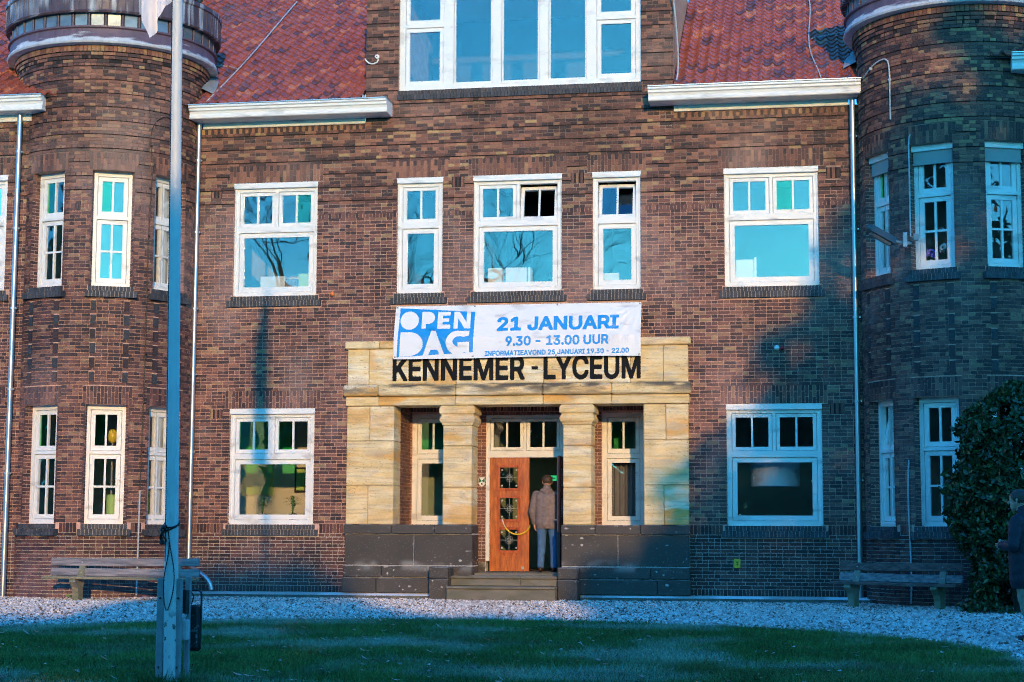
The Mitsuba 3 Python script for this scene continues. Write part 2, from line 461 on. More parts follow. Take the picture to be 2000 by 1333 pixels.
def kerb_color(p, n, uv):
    c = mi.Color3f(0.10, 0.10, 0.09) * (0.5 + 0.9 * fbm(p.x * 5, p.y * 5, p.z * 22, 4))
    run = smoothstep(0.5, 0.7, noise(p.x * 13, 1.0, 2.0))
    c = mix(c, (0.17, 0.16, 0.10), 0.5 * run)
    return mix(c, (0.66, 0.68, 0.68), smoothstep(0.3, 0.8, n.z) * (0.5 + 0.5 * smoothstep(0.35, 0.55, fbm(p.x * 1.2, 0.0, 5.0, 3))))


mat('kerb_stone', proc(kerb_color), 0.8)

# ------------------------------------------------------------------ the building: geometry of the fronts
B = thing('school_building', 'brown brick school front with red tiled roofs, white windows and two round corner towers', 'building')
COURSE = 0.0655
WX0, WX1 = -6.36, 6.22            # main front between the towers
BAY0, BAY1 = -2.985, 2.875        # raised middle bay
GZ = -0.05                        # gravel level
TOW = [dict(c=-8.08, s=1, th=[-17, 25, 63], a0=-36, a1=91), dict(c=7.98, s=-1, th=[-60, -21, 21], a0=-91, a1=36)]
TR = 1.77
PX0, PX1 = -3.24, 3.11            # stone porch
flat = lambda y=0.0: (lambda p: np.c_[p[:, 0], p[:, 1] + y, p[:, 2]])


def round_map(c, R=TR):
    def f(p):
        th, r = p[:, 0] / R, R - p[:, 1]
        return np.c_[c + r * np.sin(th), -r * np.cos(th), p[:, 2]]
    return f


WIN = [  # x0, x1, z0, z1, kind, options
    (-5.555, -3.90, 5.61, 7.80, 'wide', dict(green=[3], note='first floor window above the left ground floor window of the front')),
    (-2.35, -1.47, 5.61, 7.81, 'narrow', {}), (-0.885, 0.785, 5.61, 7.81, 'wide', dict(tilt=[1])), (1.36, 2.25, 5.61, 7.81, 'narrow', dict(tilt=[0])),
    (3.775, 5.475, 5.61, 7.80, 'wide', dict(green=[2])),
    (-5.55, -3.89, 1.295, 3.47, 'wide', dict(green=[0, 1, 2])), (3.78, 5.477, 1.295, 3.48, 'wide', {}),
]
TOPW = (-2.35, 2.27, 9.49, 12.2)

BR = []      # brick rows: dict(b=boxes in (u, depth, w), uv, fn, big)


def lay(u0, u1, z0, z1, holes, out, tone=(0, 1), zone=0.0, ledges=None, seams=(), joints=None, front=-0.004, swap=0.21):
    """courses of bricks on the (u, z) field; appends boxes and uv to out"""
    n = int(round((z1 - z0) / COURSE))
    h = (z1 - z0) / n
    for r in range(n):
        a, b = z0 + r * h, z0 + (r + 1) * h
        zm = (a + b) / 2
        spans = [(u0, u1)]
        cuts = [(x[0], x[1]) for x in holes if x[2] < zm < x[3]] + [(s, s) for s in seams]
        for c0, c1 in cuts:
            spans = [q for s in spans for q in ([(s[0], min(s[1], c0)), (max(s[0], c1), s[1])] if c0 < s[1] and c1 > s[0] else [s]) if q[1] - q[0] > 0.03]
        ledge = ledges is not None and ledges(r, zm)
        for s0, s1 in spans:
            x = s0 + 0.004
            head = (r % 2 == 1)
            first = True
            while x < s1 - 0.02:
                L = 0.1 if head else 0.21
                if rng.random() < 0.16:
                    L = 0.31 - L if swap > 0.2 or not head else L
                if first:
                    L = L * (0.5 if (r // 2) % 2 else 1.0) if not head else L
                    first = False
                e = min(x + L, s1 - 0.004)
                if s1 - e < 0.05:
                    e = s1 - 0.004
                fr = front + rng.normal(0, 0.0018) - (0.018 if ledge else 0)
                out[0].append((x, e, fr, 0.02, a + (0.008 if ledge else 0.005) + rng.normal(0, 0.0008), b - 0.005 + rng.normal(0, 0.0008)))
                out[1].append((tone[0] + (tone[1] - tone[0]) * rng.random(), zone))
                x = e + 0.0095
            if ledge and joints is not None:
                joints.append((s0, s1, -0.0045, 0.012, a - 0.010, a + 0.0075))


def soldiers(u0, u1, z0, z1, out, zone=0.0, tone=(0, 1), split=False, w=0.066, front=-0.005):
    n = max(1, int(round((u1 - u0) / w)))
    w = (u1 - u0) / n
    for i in range(n):
        a, b = u0 + i * w + 0.0045, u0 + (i + 1) * w - 0.0045
        t = lambda: (tone[0] + (tone[1] - tone[0]) * rng.random(), zone)
        fr = front + rng.normal(0, 0.002)
        if split and i % 2 == 0:
            m = z0 + 0.66 * (z1 - z0)
            parts = [(z0, m - 0.005, t()), (m + 0.005, z1, (0.08 + 0.2 * rng.random(), zone))]
        elif split:
            m = z0 + 0.34 * (z1 - z0)
            parts = [(z0, m - 0.005, t()), (m + 0.005, z1, t())]
        else:
            parts = [(z0, z1, t())]
        for p0, p1, tt in parts:
            out[0].append((a, b, fr, 0.02, p0, p1)); out[1].append(tt)


def reveals(h, d0, d1, out, jambs=True):
    n = int(round((h[3] - h[2]) / COURSE))
    e = np.linspace(h[2], h[3], n + 1)
    for i in range(n):
        for a, b in ((h[0] - 0.03, h[0] + 0.004), (h[1] - 0.004, h[1] + 0.03)):
            cuts_ = [d0, d1] if i % 2 else [d0, (d0 + d1) / 2 - 0.005, (d0 + d1) / 2 + 0.005, d1]
            for q in range(0, len(cuts_), 2):
                out[0].append((a, b, cuts_[q], cuts_[q + 1], e[i] + 0.005, e[i + 1] - 0.005)); out[1].append((rng.random() * 0.9, 0.0))


# ---- main front
holes, bholes = [], []
for x0, x1, z0, z1, *_ in WIN:
    holes.append((x0, x1, z0, z1))
holes.append(TOPW)
PORCH = (PX0 + 0.02, PX1 - 0.02, -0.3, 4.66)
front_out, plinth_out, joints = ([], []), ([], []), []
cut = list(holes) + [PORCH]
for x0, x1, z0, z1, *_ in WIN:
    reveals((x0, x1, z0, z1), 0.006, 0.073, front_out)
    cut.append((x0 - 0.045, x1 + 0.045, z0 - 0.091, z0)); cut.append((x0 - 0.105, x1 + 0.105, z0 - 0.215, z0 - 0.091))               # sills
    cut.append((x0 - 0.10, x1 + 0.10, z1, z1 + 0.335))               # flat arches
    soldiers(x0 - 0.10, x1 + 0.10, z1 + 0.004, z1 + 0.33, front_out, split=True, tone=(0.15, 0.95))
cut.append((TOPW[0] - 0.02, TOPW[1] + 0.02, 9.30, 9.49))
VENT = [(-6.02, -5.80, 7.50, 7.69), (-1.30, -1.06, 7.60, 7.80), (0.95, 1.20, 7.60, 7.80), (5.62, 5.88, 7.55, 7.76), (-5.95, -5.70, 3.28, 3.46), (5.62, 5.88, 3.28, 3.48)]
for v in VENT:
    cut.append(v)
    for i in range(3):
        w = (v[1] - v[0]) / 3
        soldiers(v[0] + i * w + 0.012, v[0] + (i + 1) * w - 0.012, v[2] + 0.004, v[3] - 0.004, front_out, w=w)
STR = (7.055, 7.165)
for s0, s1 in ((WX0, -5.56), (-3.89, -2.36), (-1.46, -0.895), (0.795, 1.35), (2.26, 3.765), (5.485, WX1)):
    cut.append((s0, s1, *STR))
    soldiers(s0 + 0.003, s1 - 0.003, STR[0] + 0.004, STR[1] - 0.004, front_out, tone=(0.1, 0.85))
DEN = (8.765, 8.872)
for s0, s1 in ((WX0, BAY0), (BAY1, WX1)):
    cut.append((s0, s1, *DEN))
    n = int((s1 - s0) / 0.062)
    for i in range(n):
        a = s0 + i * (s1 - s0) / n
        front_out[0].append((a + 0.004, a + 0.058, -0.012 if i % 2 else -0.004, 0.02, DEN[0] + 0.003, DEN[1] - 0.003))
        front_out[1].append((0.05 + 0.15 * rng.random() if i % 2 else 0.86 + 0.12 * rng.random(), 0.0))
led = lambda r, z: z > 7.22 and r % 4 == 1
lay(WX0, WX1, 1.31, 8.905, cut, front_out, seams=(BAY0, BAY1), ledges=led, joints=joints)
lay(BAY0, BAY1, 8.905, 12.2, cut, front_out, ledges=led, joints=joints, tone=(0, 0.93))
soldiers(WX0, PX0, 1.135, 1.305, plinth_out, zone=0.5)
soldiers(PX1, WX1, 1.135, 1.305, plinth_out, zone=0.5)
pc = [c for c in cut if c[2] < 1.3]
plinth_out[0][:] = [b for b in plinth_out[0]]
keep = [i for i, b in enumerate(plinth_out[0]) if not any(c[0] < (b[0] + b[1]) / 2 < c[1] and c[2] < 1.2 < c[3] for c in pc)]
plinth_out = ([plinth_out[0][i] for i in keep], [plinth_out[1][i] for i in keep])
for s0, s1 in ((WX0, PX0), (PX1, WX1)):
    soldiers(s0, s1, 0.055, 0.165, plinth_out, zone=0.5, tone=(0.0, 0.6))
    lay(s0, s1, 0.17, 1.13, pc, plinth_out, zone=0.5, tone=(0.1, 0.95))
    lay(s0, s1, 1.13, 1.31, pc + [(x[0] + .2, x[1] - .2, 0, 2) for x in ()] + [(s0 - 1, s1 + 1, 0, 2)], plinth_out)

us = np.linspace(WX0, WX1, 9)
ws = np.linspace(-0.15, 8.905, 6)
vent_boxes = boxes([(v[0], v[1], 0.0025, 0.02, v[2], v[3]) for v in VENT])
WALL = add(B, 'wall', panel(us, ws, [h for h in holes if h[2] < 8.9] + [(-2.36, 2.30, -0.3, 3.62)], 0.30, flat(0.004)), 'mortar')
add(B, 'wall', panel(np.linspace(BAY0, BAY1, 5), np.linspace(8.905, 12.2, 3), [TOPW], 0.30, flat(0.004)), 'mortar')
add(WALL, 'ventilation_slot', vent_boxes, 'dark_joint')
add(WALL, 'raked_joint', boxes(joints), 'dark_joint')
BR.append((WALL, front_out, flat(0.0)))
BR.append((WALL, plinth_out, flat(0.0)))
# sides of the raised bay above the eaves
for x_ in (BAY0, BAY1 - 0.3):
    add(B, 'wall', boxes([(x_, x_ + 0.3, 0.304, 4.5, 8.905, 12.2)]), 'mortar')


# ---- windows
PANE_F = np.array([q for r in range(8) for c in range(8) for q in ([r * 9 + c, r * 9 + c + 1, r * 9 + c + 10], [r * 9 + c, r * 9 + c + 10, r * 9 + c + 9])])


def window(label, W, H, fn, kind, green=(), tilt=(), sill=None, screen=False, note=None, box=True, jamb=0.09, key='window', pane='pane'):
    k = name(B + '__' + key)
    if label:
        labels[k] = {'label': label}
    fb, sashes = [], []      # frame boxes; sash = (u0,u1,w0,w1,muntins_u,muntins_w,stile,tilted)
    D0, D1 = 0.0, 0.11
    if kind == 'wide' or kind == 'narrow':
        head, r0, r1 = H - 0.20, H * 0.562, H * 0.612
        fb += [(0, jamb, D0, D1, 0, H), (W - jamb, W, D0, D1, 0, H), (jamb, W - jamb, D0, D1, head + 0.03, H), (jamb, W - jamb, D0 - 0.012, D1, 0, 0.085), (jamb, W - jamb, D0 - 0.012, D1, r0, r1)]
        if box: fb.append((-0.01, W + 0.01, -0.075, -0.003, H - 0.105, H - 0.004))
        if box: fb.append((0.0, 0.035, -0.03, -0.002, 0.02, H - 0.11)); fb.append((W - 0.035, W, -0.03, -0.002, 0.02, H - 0.11))
        sashes.append((jamb, W - jamb, 0.085, r0, [], [], 0.085, False))
        if kind == 'wide':
            m = W / 2
            fb.append((m - 0.03, m + 0.03, D0, D1, r1, head + 0.03))
            sashes.append((jamb, m - 0.03, r1, head + 0.03, [0.5], [], 0.062, 0 in tilt))
            sashes.append((m + 0.03, W - jamb, r1, head + 0.03, [0.5], [], 0.062, 1 in tilt))
        else:
            sashes.append((jamb, W - jamb, r1, head + 0.03, [0.5], [], 0.062, 0 in tilt))
    elif kind == 'tower':
        r0, r1 = 1.27, 1.33
        if screen: fb.append((-0.02, W + 0.02, -0.09, -0.003, H - 0.10, H + 0.02))
        fb += [(0, jamb, D0, D1, 0, H), (W - jamb, W, D0, D1, 0, H), (jamb, W - jamb, D0, D1, H - 0.085, H), (jamb, W - jamb, D0 - 0.012, D1, 0, 0.085), (jamb, W - jamb, D0 - 0.012, D1, r0, r1)]
        sashes.append((jamb, W - jamb, 0.085, r0, [0.5], [0.5], 0.078, False))
        sashes.append((jamb, W - jamb, r1, H - 0.085, [0.5], [], 0.078, 0 in tilt))
    elif kind == 'porch':
        r0, r1 = 1.27, 1.36
        fb += [(0, jamb, D0, D1, 0, H), (W - jamb, W, D0, D1, 0, H), (jamb, W - jamb, D0, D1, H - 0.08, H), (jamb, W - jamb, D0 - 0.012, D1, 0, 0.085), (jamb, W - jamb, D0 - 0.012, D1, r0, r1)]
        sashes.append((jamb, W - jamb, 0.085, r0, [], [], 0.08, False))
        sashes.append((jamb, W - jamb, r1, H - 0.08, [0.5], [], 0.075, False))
    elif kind == 'top':
        q = [0.0, 0.165, 1.035, 1.945, 2.88, 3.83, 4.62 - 0.16, 4.62]
        xs = [0.11, 0.86, 1.05, 1.80, 1.97, 2.70, 2.87, 3.60, 3.78, 4.51]
        fb += [(0, 0.11, D0, D1, 0, H), (W - 0.11, W, D0, D1, 0, H), (0.11, W - 0.11, D0 - 0.012, D1, 0, 0.11)]
        for a, b in ((xs[1], xs[2]), (xs[3], xs[4]), (xs[5], xs[6]), (xs[7], xs[8])):
            fb.append((a, b, D0, D1, 0.11, H))
        for a, b in ((xs[0], xs[1]), (xs[8], xs[9])):
            fb.append((a, b, D0, D1, 1.235, 1.30))
            sashes.append((a, b, 0.11, 1.235, [], [], 0.075, False)); sashes.append((a, b, 1.30, H, [], [], 0.075, False))
        for a, b in ((xs[2], xs[3]), (xs[4], xs[5]), (xs[6], xs[7])):
            sashes.append((a, b, 0.11, H, [], [], 0.028, False))
    elif kind == 'transom':
        m = W / 2
        fb += [(0, jamb, D0, D1, 0, H), (W - jamb, W, D0, D1, 0, H), (jamb, W - jamb, D0, D1, H - 0.08, H), (jamb, W - jamb, D0 - 0.012, D1, 0, 0.13), (m - 0.03, m + 0.03, D0, D1, 0.13, H - 0.08)]
        sashes.append((jamb, m - 0.03, 0.13, H - 0.08, [0.5], [], 0.055, False)); sashes.append((m + 0.03, W - jamb, 0.13, H - 0.08, [0.5], [], 0.055, False))
    add(k, 'frame', boxes(fb, fn), 'white_paint')
    n = 0
    for (u0, u1, w0, w1, mu, mw, st, tl) in sashes:
        g = 0.009
        u0, u1, w0, w1 = u0 + g, u1 - g, w0 + g, w1 - g
        d0, d1 = 0.022, 0.082
        f2 = fn
        if tl:
            a = math.radians(13)
            def f2(p, w0=w0):
                p = np.array(p); dw, dd = p[:, 2] - w0, p[:, 1]
                return fn(np.c_[p[:, 0], dd * math.cos(a) + dw * math.sin(a), w0 + dw * math.cos(a) - dd * math.sin(a)])
        sb = [(u0, u0 + st, d0, d1, w0, w1), (u1 - st, u1, d0, d1, w0, w1), (u0 + st, u1 - st, d0, d1, w0, w0 + st * 1.05), (u0 + st, u1 - st, d0, d1, w1 - st, w1)]
        gu = [u0 + st] + [u0 + st + (u1 - u0 - 2 * st) * m for m in mu] + [u1 - st]
        gw = [w0 + st * 1.05] + [w0 + st + (w1 - w0 - 2 * st) * m for m in mw] + [w1 - st]
        for m in gu[1:-1]: sb.append((m - 0.018, m + 0.018, d0 + 0.006, d1 - 0.006, gw[0], gw[-1]))
        for m in gw[1:-1]:
            for i in range(len(gu) - 1):
                sb.append((gu[i] + (0.018 if i else 0), gu[i + 1] - (0.018 if i < len(gu) - 2 else 0), d0 + 0.006, d1 - 0.006, m - 0.018, m + 0.018))
        add(k, 'sash', boxes(sb, f2), 'white_paint')
        for j in range(len(gw) - 1):
            for i in range(len(gu) - 1):
                a, b, c, d = gu[i], gu[i + 1], gw[j], gw[j + 1]
                gu_, gw_ = np.meshgrid(np.linspace(a, b, 9), np.linspace(c, d, 9))
                gp_ = np.c_[gu_.ravel(), 0.05 + 0 * gu_.ravel(), gw_.ravel()]
                gp_[:, 1] += 0.0010 * (meshkit.fbm(np.c_[gp_[:, 0] * 2.6 + 7 * len(USED), gp_[:, 2] * 2.6, 0 * gp_[:, 0]], 2, 3) - 0.5) * 2
                p = f2(gp_)
                isg = (w0 > H * 0.5 and n in green)
                add(k, 'pane', (p, PANE_F), 'pane_green' if isg else pane, smooth=True, label='green tinted pane' if isg else None)
                if w0 > H * 0.5: n += 1
    if screen:
        add(k, 'sun_screen', boxes([(0.03, W - 0.03, -0.05, -0.046, H - 0.30, H - 0.10), (0.02, W - 0.02, -0.06, -0.03, H - 0.335, H - 0.30)], fn), 'screen_cloth')
    if sill:
        out = ([], [])
        u0, u1 = -0.10, W + 0.10
        n1 = int((W + 0.08) / 0.062)
        for i in range(n1):
            a = -0.04 + i * (W + 0.08) / n1
            out[0].append((a + 0.004, a + (W + 0.08) / n1 - 0.004, sill - 0.012 + rng.normal(0, 0.002), sill + 0.25, -0.088, -0.004)); out[1].append((rng.random(), 1.0))
        n2 = int((u1 - u0) / 0.064)
        for i in range(n2):
            a = u0 + i * (u1 - u0) / n2
            out[0].append((a + 0.004, a + (u1 - u0) / n2 - 0.004, sill - 0.062 + rng.normal(0, 0.003), sill + 0.12, -0.208, -0.093)); out[1].append((rng.random(), 1.0))
        v, f = boxes(out[0], fn)
        v2, f2_ = boxes([(-0.035, W + 0.035, sill - 0.004, sill + 0.24, -0.09, -0.004), (u0 + 0.005, u1 - 0.005, sill - 0.052, sill + 0.03, -0.203, -0.096)], fn)
        add(k, 'sill', (v, f), 'brick', uv=np.repeat(np.array(out[1]), 8, axis=0), label='dark glazed brick sill')
        add(k, 'sill_mortar', (v2, f2_), 'joint_white')
    return k


def at_flat(x0, z0, y=0.075):
    return lambda p: np.c_[p[:, 0] + x0, p[:, 1] + y, p[:, 2] + z0]


for i, (x0, x1, z0, z1, kind, o) in enumerate(WIN):
    window(None, x1 - x0, z1 - z0, at_flat(x0, z0), kind, green=o.get('green', ()), tilt=o.get('tilt', ()), sill=-0.075)
window('wide five bay window with tall panes high in the middle bay', TOPW[1] - TOPW[0], TOPW[3] - TOPW[2], at_flat(TOPW[0], TOPW[2]), 'top')
so_ = ([], [])
for i in range(72):
    a = TOPW[0] - 0.02 + i * 0.0647
    so_[0].append((a + 0.004, a + 0.061, -0.008 + rng.normal(0, 0.002), 0.1, 9.405, 9.488)); so_[1].append((rng.random(), 1.0))
    so_[0].append((a + 0.004, a + 0.061, -0.05 + rng.normal(0, 0.002), 0.02, 9.30, 9.40)); so_[1].append((rng.random(), 1.0))
add(B, 'sill', boxes(so_[0]), 'brick', uv=np.repeat(np.array(so_[1]), 8, axis=0), label='long dark brick sill under the top window')

# ---- round corner towers
TW, TZ = 0.74, [(1.285, 3.45), (5.62, 7.78)]
tower_named = []
for ti, t in enumerate(TOW):
    fn = round_map(t['c'])
    k = name(B + '__round_tower')
    labels[k] = {'label': ('sunlit' if ti == 0 else 'shaded') + ' round brick corner tower with narrow windows'}
    a0, a1 = math.radians(t['a0']) * TR, math.radians(t['a1']) * TR
    hw = TW / 2 / 1.0 + 0.016
    th_ = [math.radians(a) * TR for a in t['th']]
    hol = [(s - hw, s + hw, z0, z1) for s in th_ for z0, z1 in TZ]
    cutt, out, jn = list(hol), ([], []), []
    for h_ in hol:
        reveals(h_, 0.0, 0.16, out)
    for s in th_:
        for z0, z1 in TZ:
            cutt.append((s - hw - 0.04, s + hw + 0.04, z0 - 0.091, z0)); cutt.append((s - hw - 0.09, s + hw + 0.09, z0 - 0.215, z0 - 0.091)); cutt.append((s - hw - 0.06, s + hw + 0.06, z1, z1 + 0.335))
            soldiers(s - hw - 0.06, s + hw + 0.06, z1 + 0.004, z1 + 0.33, out, split=True, tone=(0.1, 0.9))
    edges = sorted([a0, a1] + [s + d for s in th_ for d in (-hw, hw)])
    for i in range(0, len(edges) - 1, 2):
        cutt.append((edges[i], edges[i + 1], *STR))
        soldiers(edges[i] + 0.003, edges[i + 1] - 0.003, STR[0] + 0.004, STR[1] - 0.004, out, tone=(0.1, 0.85))
    # dark headers under the first floor sills
    for s in th_:
        for d in (-0.30, 0.30):
            zz = 5.36
            while zz > 3.95:
                cutt.append((s + d - 0.055, s + d + 0.055, zz - 0.19, zz))
                out[0].append((s + d - 0.05, s + d + 0.05, -0.016, 0.02, zz - 0.188, zz - 0.01)); out[1].append((0.05 * rng.random(), 0.9 if rng.random() < 0.35 else 0.0))
                zz -= 0.262
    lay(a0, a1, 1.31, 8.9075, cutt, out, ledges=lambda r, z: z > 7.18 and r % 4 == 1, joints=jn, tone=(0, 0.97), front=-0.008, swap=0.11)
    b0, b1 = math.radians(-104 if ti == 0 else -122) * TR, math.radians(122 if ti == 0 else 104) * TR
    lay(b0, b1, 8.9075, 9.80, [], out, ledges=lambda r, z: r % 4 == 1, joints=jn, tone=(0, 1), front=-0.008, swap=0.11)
    lay(a0, a1, -0.10, 1.13, [c for c in cutt if c[2] < 1.3], out, zone=0.5, tone=(0.1, 0.95), front=-0.008, swap=0.11)
    for i in range(0, len(edges) - 1, 2):
        soldiers(edges[i] + (0.10 if i else 0), edges[i + 1] - (0.10 if i < len(edges) - 2 else 0), 1.135, 1.305, out, zone=0.5)
    # corbelled head: two thin bands and a row of upright headers
    lay(b0, b1, 9.80, 9.865, [], out, front=-0.025); lay(b0, b1, 9.865, 9.93, [], out, front=-0.045); lay(b0, b1, 9.93, 9.995, [], out, front=-0.065)
    soldiers(b0, b1, 10.005, 10.115, out, front=-0.09, w=0.075, tone=(0.45, 1))
    jn += [(b0, b1, -0.022, 0.02, 9.788, 9.87), (b0, b1, -0.042, 0.02, 9.87, 9.935), (b0, b1, -0.06, 0.02, 9.935, 10.0), (b0, b1, -0.075, 0.02, 10.0, 10.12)]
    us = np.linspace(a0, a1, 80)
    fnm = lambda p, fn=fn: fn(p + [0, 0.006, 0])
    add(k, 'wall', panel(us, np.linspace(-0.15, 8.9075, 6), hol, 0.30, fnm), 'mortar')
    add(k, 'wall', panel(np.linspace(b0, b1, 110), [8.9075, 10.1], [], 0.2, fnm), 'mortar')
    jb = []
    for b in jn:
        n = max(1, int((b[1] - b[0]) / 0.12))
        e = np.linspace(b[0], b[1], n + 1)
        jb += [(e[i], e[i + 1], *b[2:]) for i in range(n)]
    add(k, 'raked_joint', boxes(jb, fn), 'dark_joint')
    BR.append((k, out, fn))
    for z0, z1 in TZ:
        for wi, a in enumerate(t['th']):
            ar = math.radians(a)
            d = TR * math.cos(hw / TR) - 0.165
            def wf(p, ar=ar, d=d, z0=z0, c=t['c']):
                u, dd = p[:, 0] - TW / 2, d - p[:, 1]
                return np.c_[c + dd * math.sin(ar) + u * math.cos(ar), -dd * math.cos(ar) + u * math.sin(ar), p[:, 2] + z0]
            window(None, TW, z1 - z0, wf, 'tower', green=[0] if (ti == 0 and wi < 2) or (ti == 1 and wi == 0 and z0 > 5) else (), screen=ti == 1 and z0 > 5, sill=-0.21, tilt=[0] if ti == 1 and wi == 0 and z0 < 5 else ())
    # metal drum on top
    c = (t['c'], 0.0)
    add(k, 'lead_skirt', lathe([(TR + 0.02, 10.118), (TR + 0.20, 10.118), (TR + 0.23, 10.13), (TR + 0.245, 10.16), (TR + 0.225, 10.22), (TR + 0.20, 10.30), (TR + 0.19, 10.40), (TR + 0.23, 10.42), (TR + 0.23, 10.45), (TR + 0.15, 10.46)], c, n=96), 'lead', smooth=40)
    n = 40
    gl = []
    for i in range(n):
        q0, q1 = 2 * math.pi * i / n + 0.02, 2 * math.pi * (i + 1) / n - 0.02
        r = TR + 0.17
        p = np.array([(c[0] + r * math.sin(q), -r * math.cos(q), z) for q, z in ((q0, 10.46), (q1, 10.46), (q1, 10.70), (q0, 10.70))])
        if math.cos((q0 + q1) / 2) > -0.5:
            add(k, 'zinc_panel', (p, np.array([[0, 1, 2], [0, 2, 3]])), 'zinc_dull')
    add(k, 'drum_core', lathe([(TR + 0.14, 10.40), (TR + 0.14, 10.9)], c, n=64), 'room_dark')
    ribs = [tube([(c[0] + (TR + 0.175) * math.sin(q), -(TR + 0.175) * math.cos(q), z) for z in (10.45, 10.71)], 0.018, 6) for q in np.arange(n) * 2 * math.pi / n]
    add(k, 'drum_rib', join(ribs), 'lead')
    add(k, 'copper_fascia', lathe([(TR + 0.15, 10.70), (TR + 0.27, 10.69), (TR + 0.29, 10.72), (TR + 0.275, 10.75), (TR + 0.27, 11.1), (TR + 0.30, 11.12), (TR + 0.30, 11.2), (0.02, 11.6)], c, n=96), 'copper_sheet', smooth=30)
    seam = [tube([(c[0] + (TR + 0.276) * math.sin(q), -(TR + 0.276) * math.cos(q), z) for z in (10.75, 11.1)], 0.009, 5) for q in np.arange(90) * 2 * math.pi / 90]
    add(k, 'copper_seam', join(seam), 'copper_sheet')

# ---- side wings beyond the towers, 1.45 m forward
for wx0, wx1 in ((-14.0, -9.08), (8.98, 14.0)):
    s = -1 if wx0 < 0 else 1
    hol = [(-11.15, -9.50, 1.295, 3.47), (-11.15, -9.50, 5.61, 7.80)] if s < 0 else [(10.0, 11.6, 1.295, 3.47), (10.0, 11.6, 5.61, 7.8)]
    out, jn = ([], []), []
    cw = list(hol)
    for x0, x1, z0, z1 in hol:
        cw += [(x0 - 0.11, x1 + 0.11, z0 - 0.215, z0), (x0 - 0.1, x1 + 0.1, z1, z1 + 0.335)]
        soldiers(x0 - 0.10, x1 + 0.10, z1 + 0.004, z1 + 0.33, out, split=True)
    e0, e1 = (-10.6, wx1) if s < 0 else (wx0, 10.4)
    lay(e0, e1, 1.31, 8.95, cw, out, ledges=lambda r, z: z > 7.22 and r % 4 == 1, joints=jn)
    lay(e0, e1, -0.1, 1.31, [c for c in cw if c[2] < 1.3], out, zone=0.5)
    k = add(B, 'wall', panel([wx0, wx1], [-0.15, 9.1], hol, 0.3, flat(-1.446)), 'mortar')
    add(k, 'raked_joint', boxes(jn, flat(-1.45)), 'dark_joint')
    BR.append((k, out, flat(-1.45)))
    for x0, x1, z0, z1 in hol:
        window(None, x1 - x0, z1 - z0, at_flat(x0, z0, -1.375), 'wide', sill=-0.075)

# ---- bricks: the 300 that show largest as parts, the rest of each wall as one part
cand = []
for wi, (k, out, fn) in enumerate(BR):
    b = np.array(out[0])
    mid = fn(np.c_[b[:, :2].mean(1), b[:, 2], b[:, 4:].mean(1)])
    rel = mid - CAM
    dep = rel @ FWD
    R_ = np.cross(FWD, UPV)
    px, py = 1000 + 3420 * (rel @ R_) / dep, 666.5 - 3420 * (rel @ UPV) / dep
    area = (b[:, 1] - b[:, 0]) * (b[:, 5] - b[:, 4]) / dep ** 2 * (px > 10) * (px < 1990) * (py > 5) * (py < 1328)
    if k.find('tower') > 0: area *= 0.55
    cand += [(a, wi, i) for i, a in enumerate(area)]
cand.sort(key=lambda c: -c[0])
chosen = {}
for a, wi, i in cand[:300]:
    chosen.setdefault(wi, set()).add(i)
for wi, (k, out, fn) in enumerate(BR):
    b, uv = np.array(out[0]), np.array(out[1])
    pick = np.zeros(len(b), bool)
    pick[list(chosen.get(wi, ()))] = True
    kk = name(k + '__brickwork')
    v, f = boxes(b[~pick], fn)
    f = f.reshape(-1, 12, 3)[:, [0, 1, 2, 3, 6, 7, 8, 9, 10, 11]].reshape(-1, 3)      # no hidden backs
    scene[kk] = mikit.ply((v, f), 'brick', uv=np.repeat(uv[~pick], 8, axis=0))
    labels[kk] = {'kind': 'stuff'}
    for i in np.nonzero(pick)[0]:
        v, f = boxes(b[i:i + 1], fn)
        add(k, 'brick', (v, f), 'brick', uv=np.repeat(uv[i:i + 1], 8, axis=0))

# ---- roofs of pantiles
PITCH = math.radians(34)
TWD, EXPO = 0.2, 0.232
uu = np.linspace(0, 1, 9)
prof = np.array([0.040, 0.020, 0.005, 0.0, 0.005, 0.020, 0.044, 0.058, 0.040])
tv = []
for j, (d, lift) in enumerate(((0.0, 0.036), (0.30, 0.004))):
    for a, z in zip(uu, prof):
        tv.append((a * TWD * 1.04, d - (0.02 * math.sin(math.pi * min(a / 0.75, 1)) if j == 0 else 0), z + lift))
for a, z in zip(uu, prof):
    tv.append((a * TWD * 1.04, 0.004 - 0.02 * math.sin(math.pi * min(a / 0.75, 1)), z + 0.036 - 0.030))
tv = np.array(tv)
tf = []
for i in range(8):
    tf += [[i, i + 1, 10 + i], [i, 10 + i, 9 + i], [18 + i, 18 + i + 1, i + 1], [18 + i, i + 1, i]]
tf = np.array(tf)


def roof_to_world(p, x0, y0, z0):
    return np.c_[p[..., 0] + x0, y0 + p[..., 1] * math.cos(PITCH) - p[..., 2] * math.sin(PITCH), z0 + p[..., 1] * math.sin(PITCH) + p[..., 2] * math.cos(PITCH)]


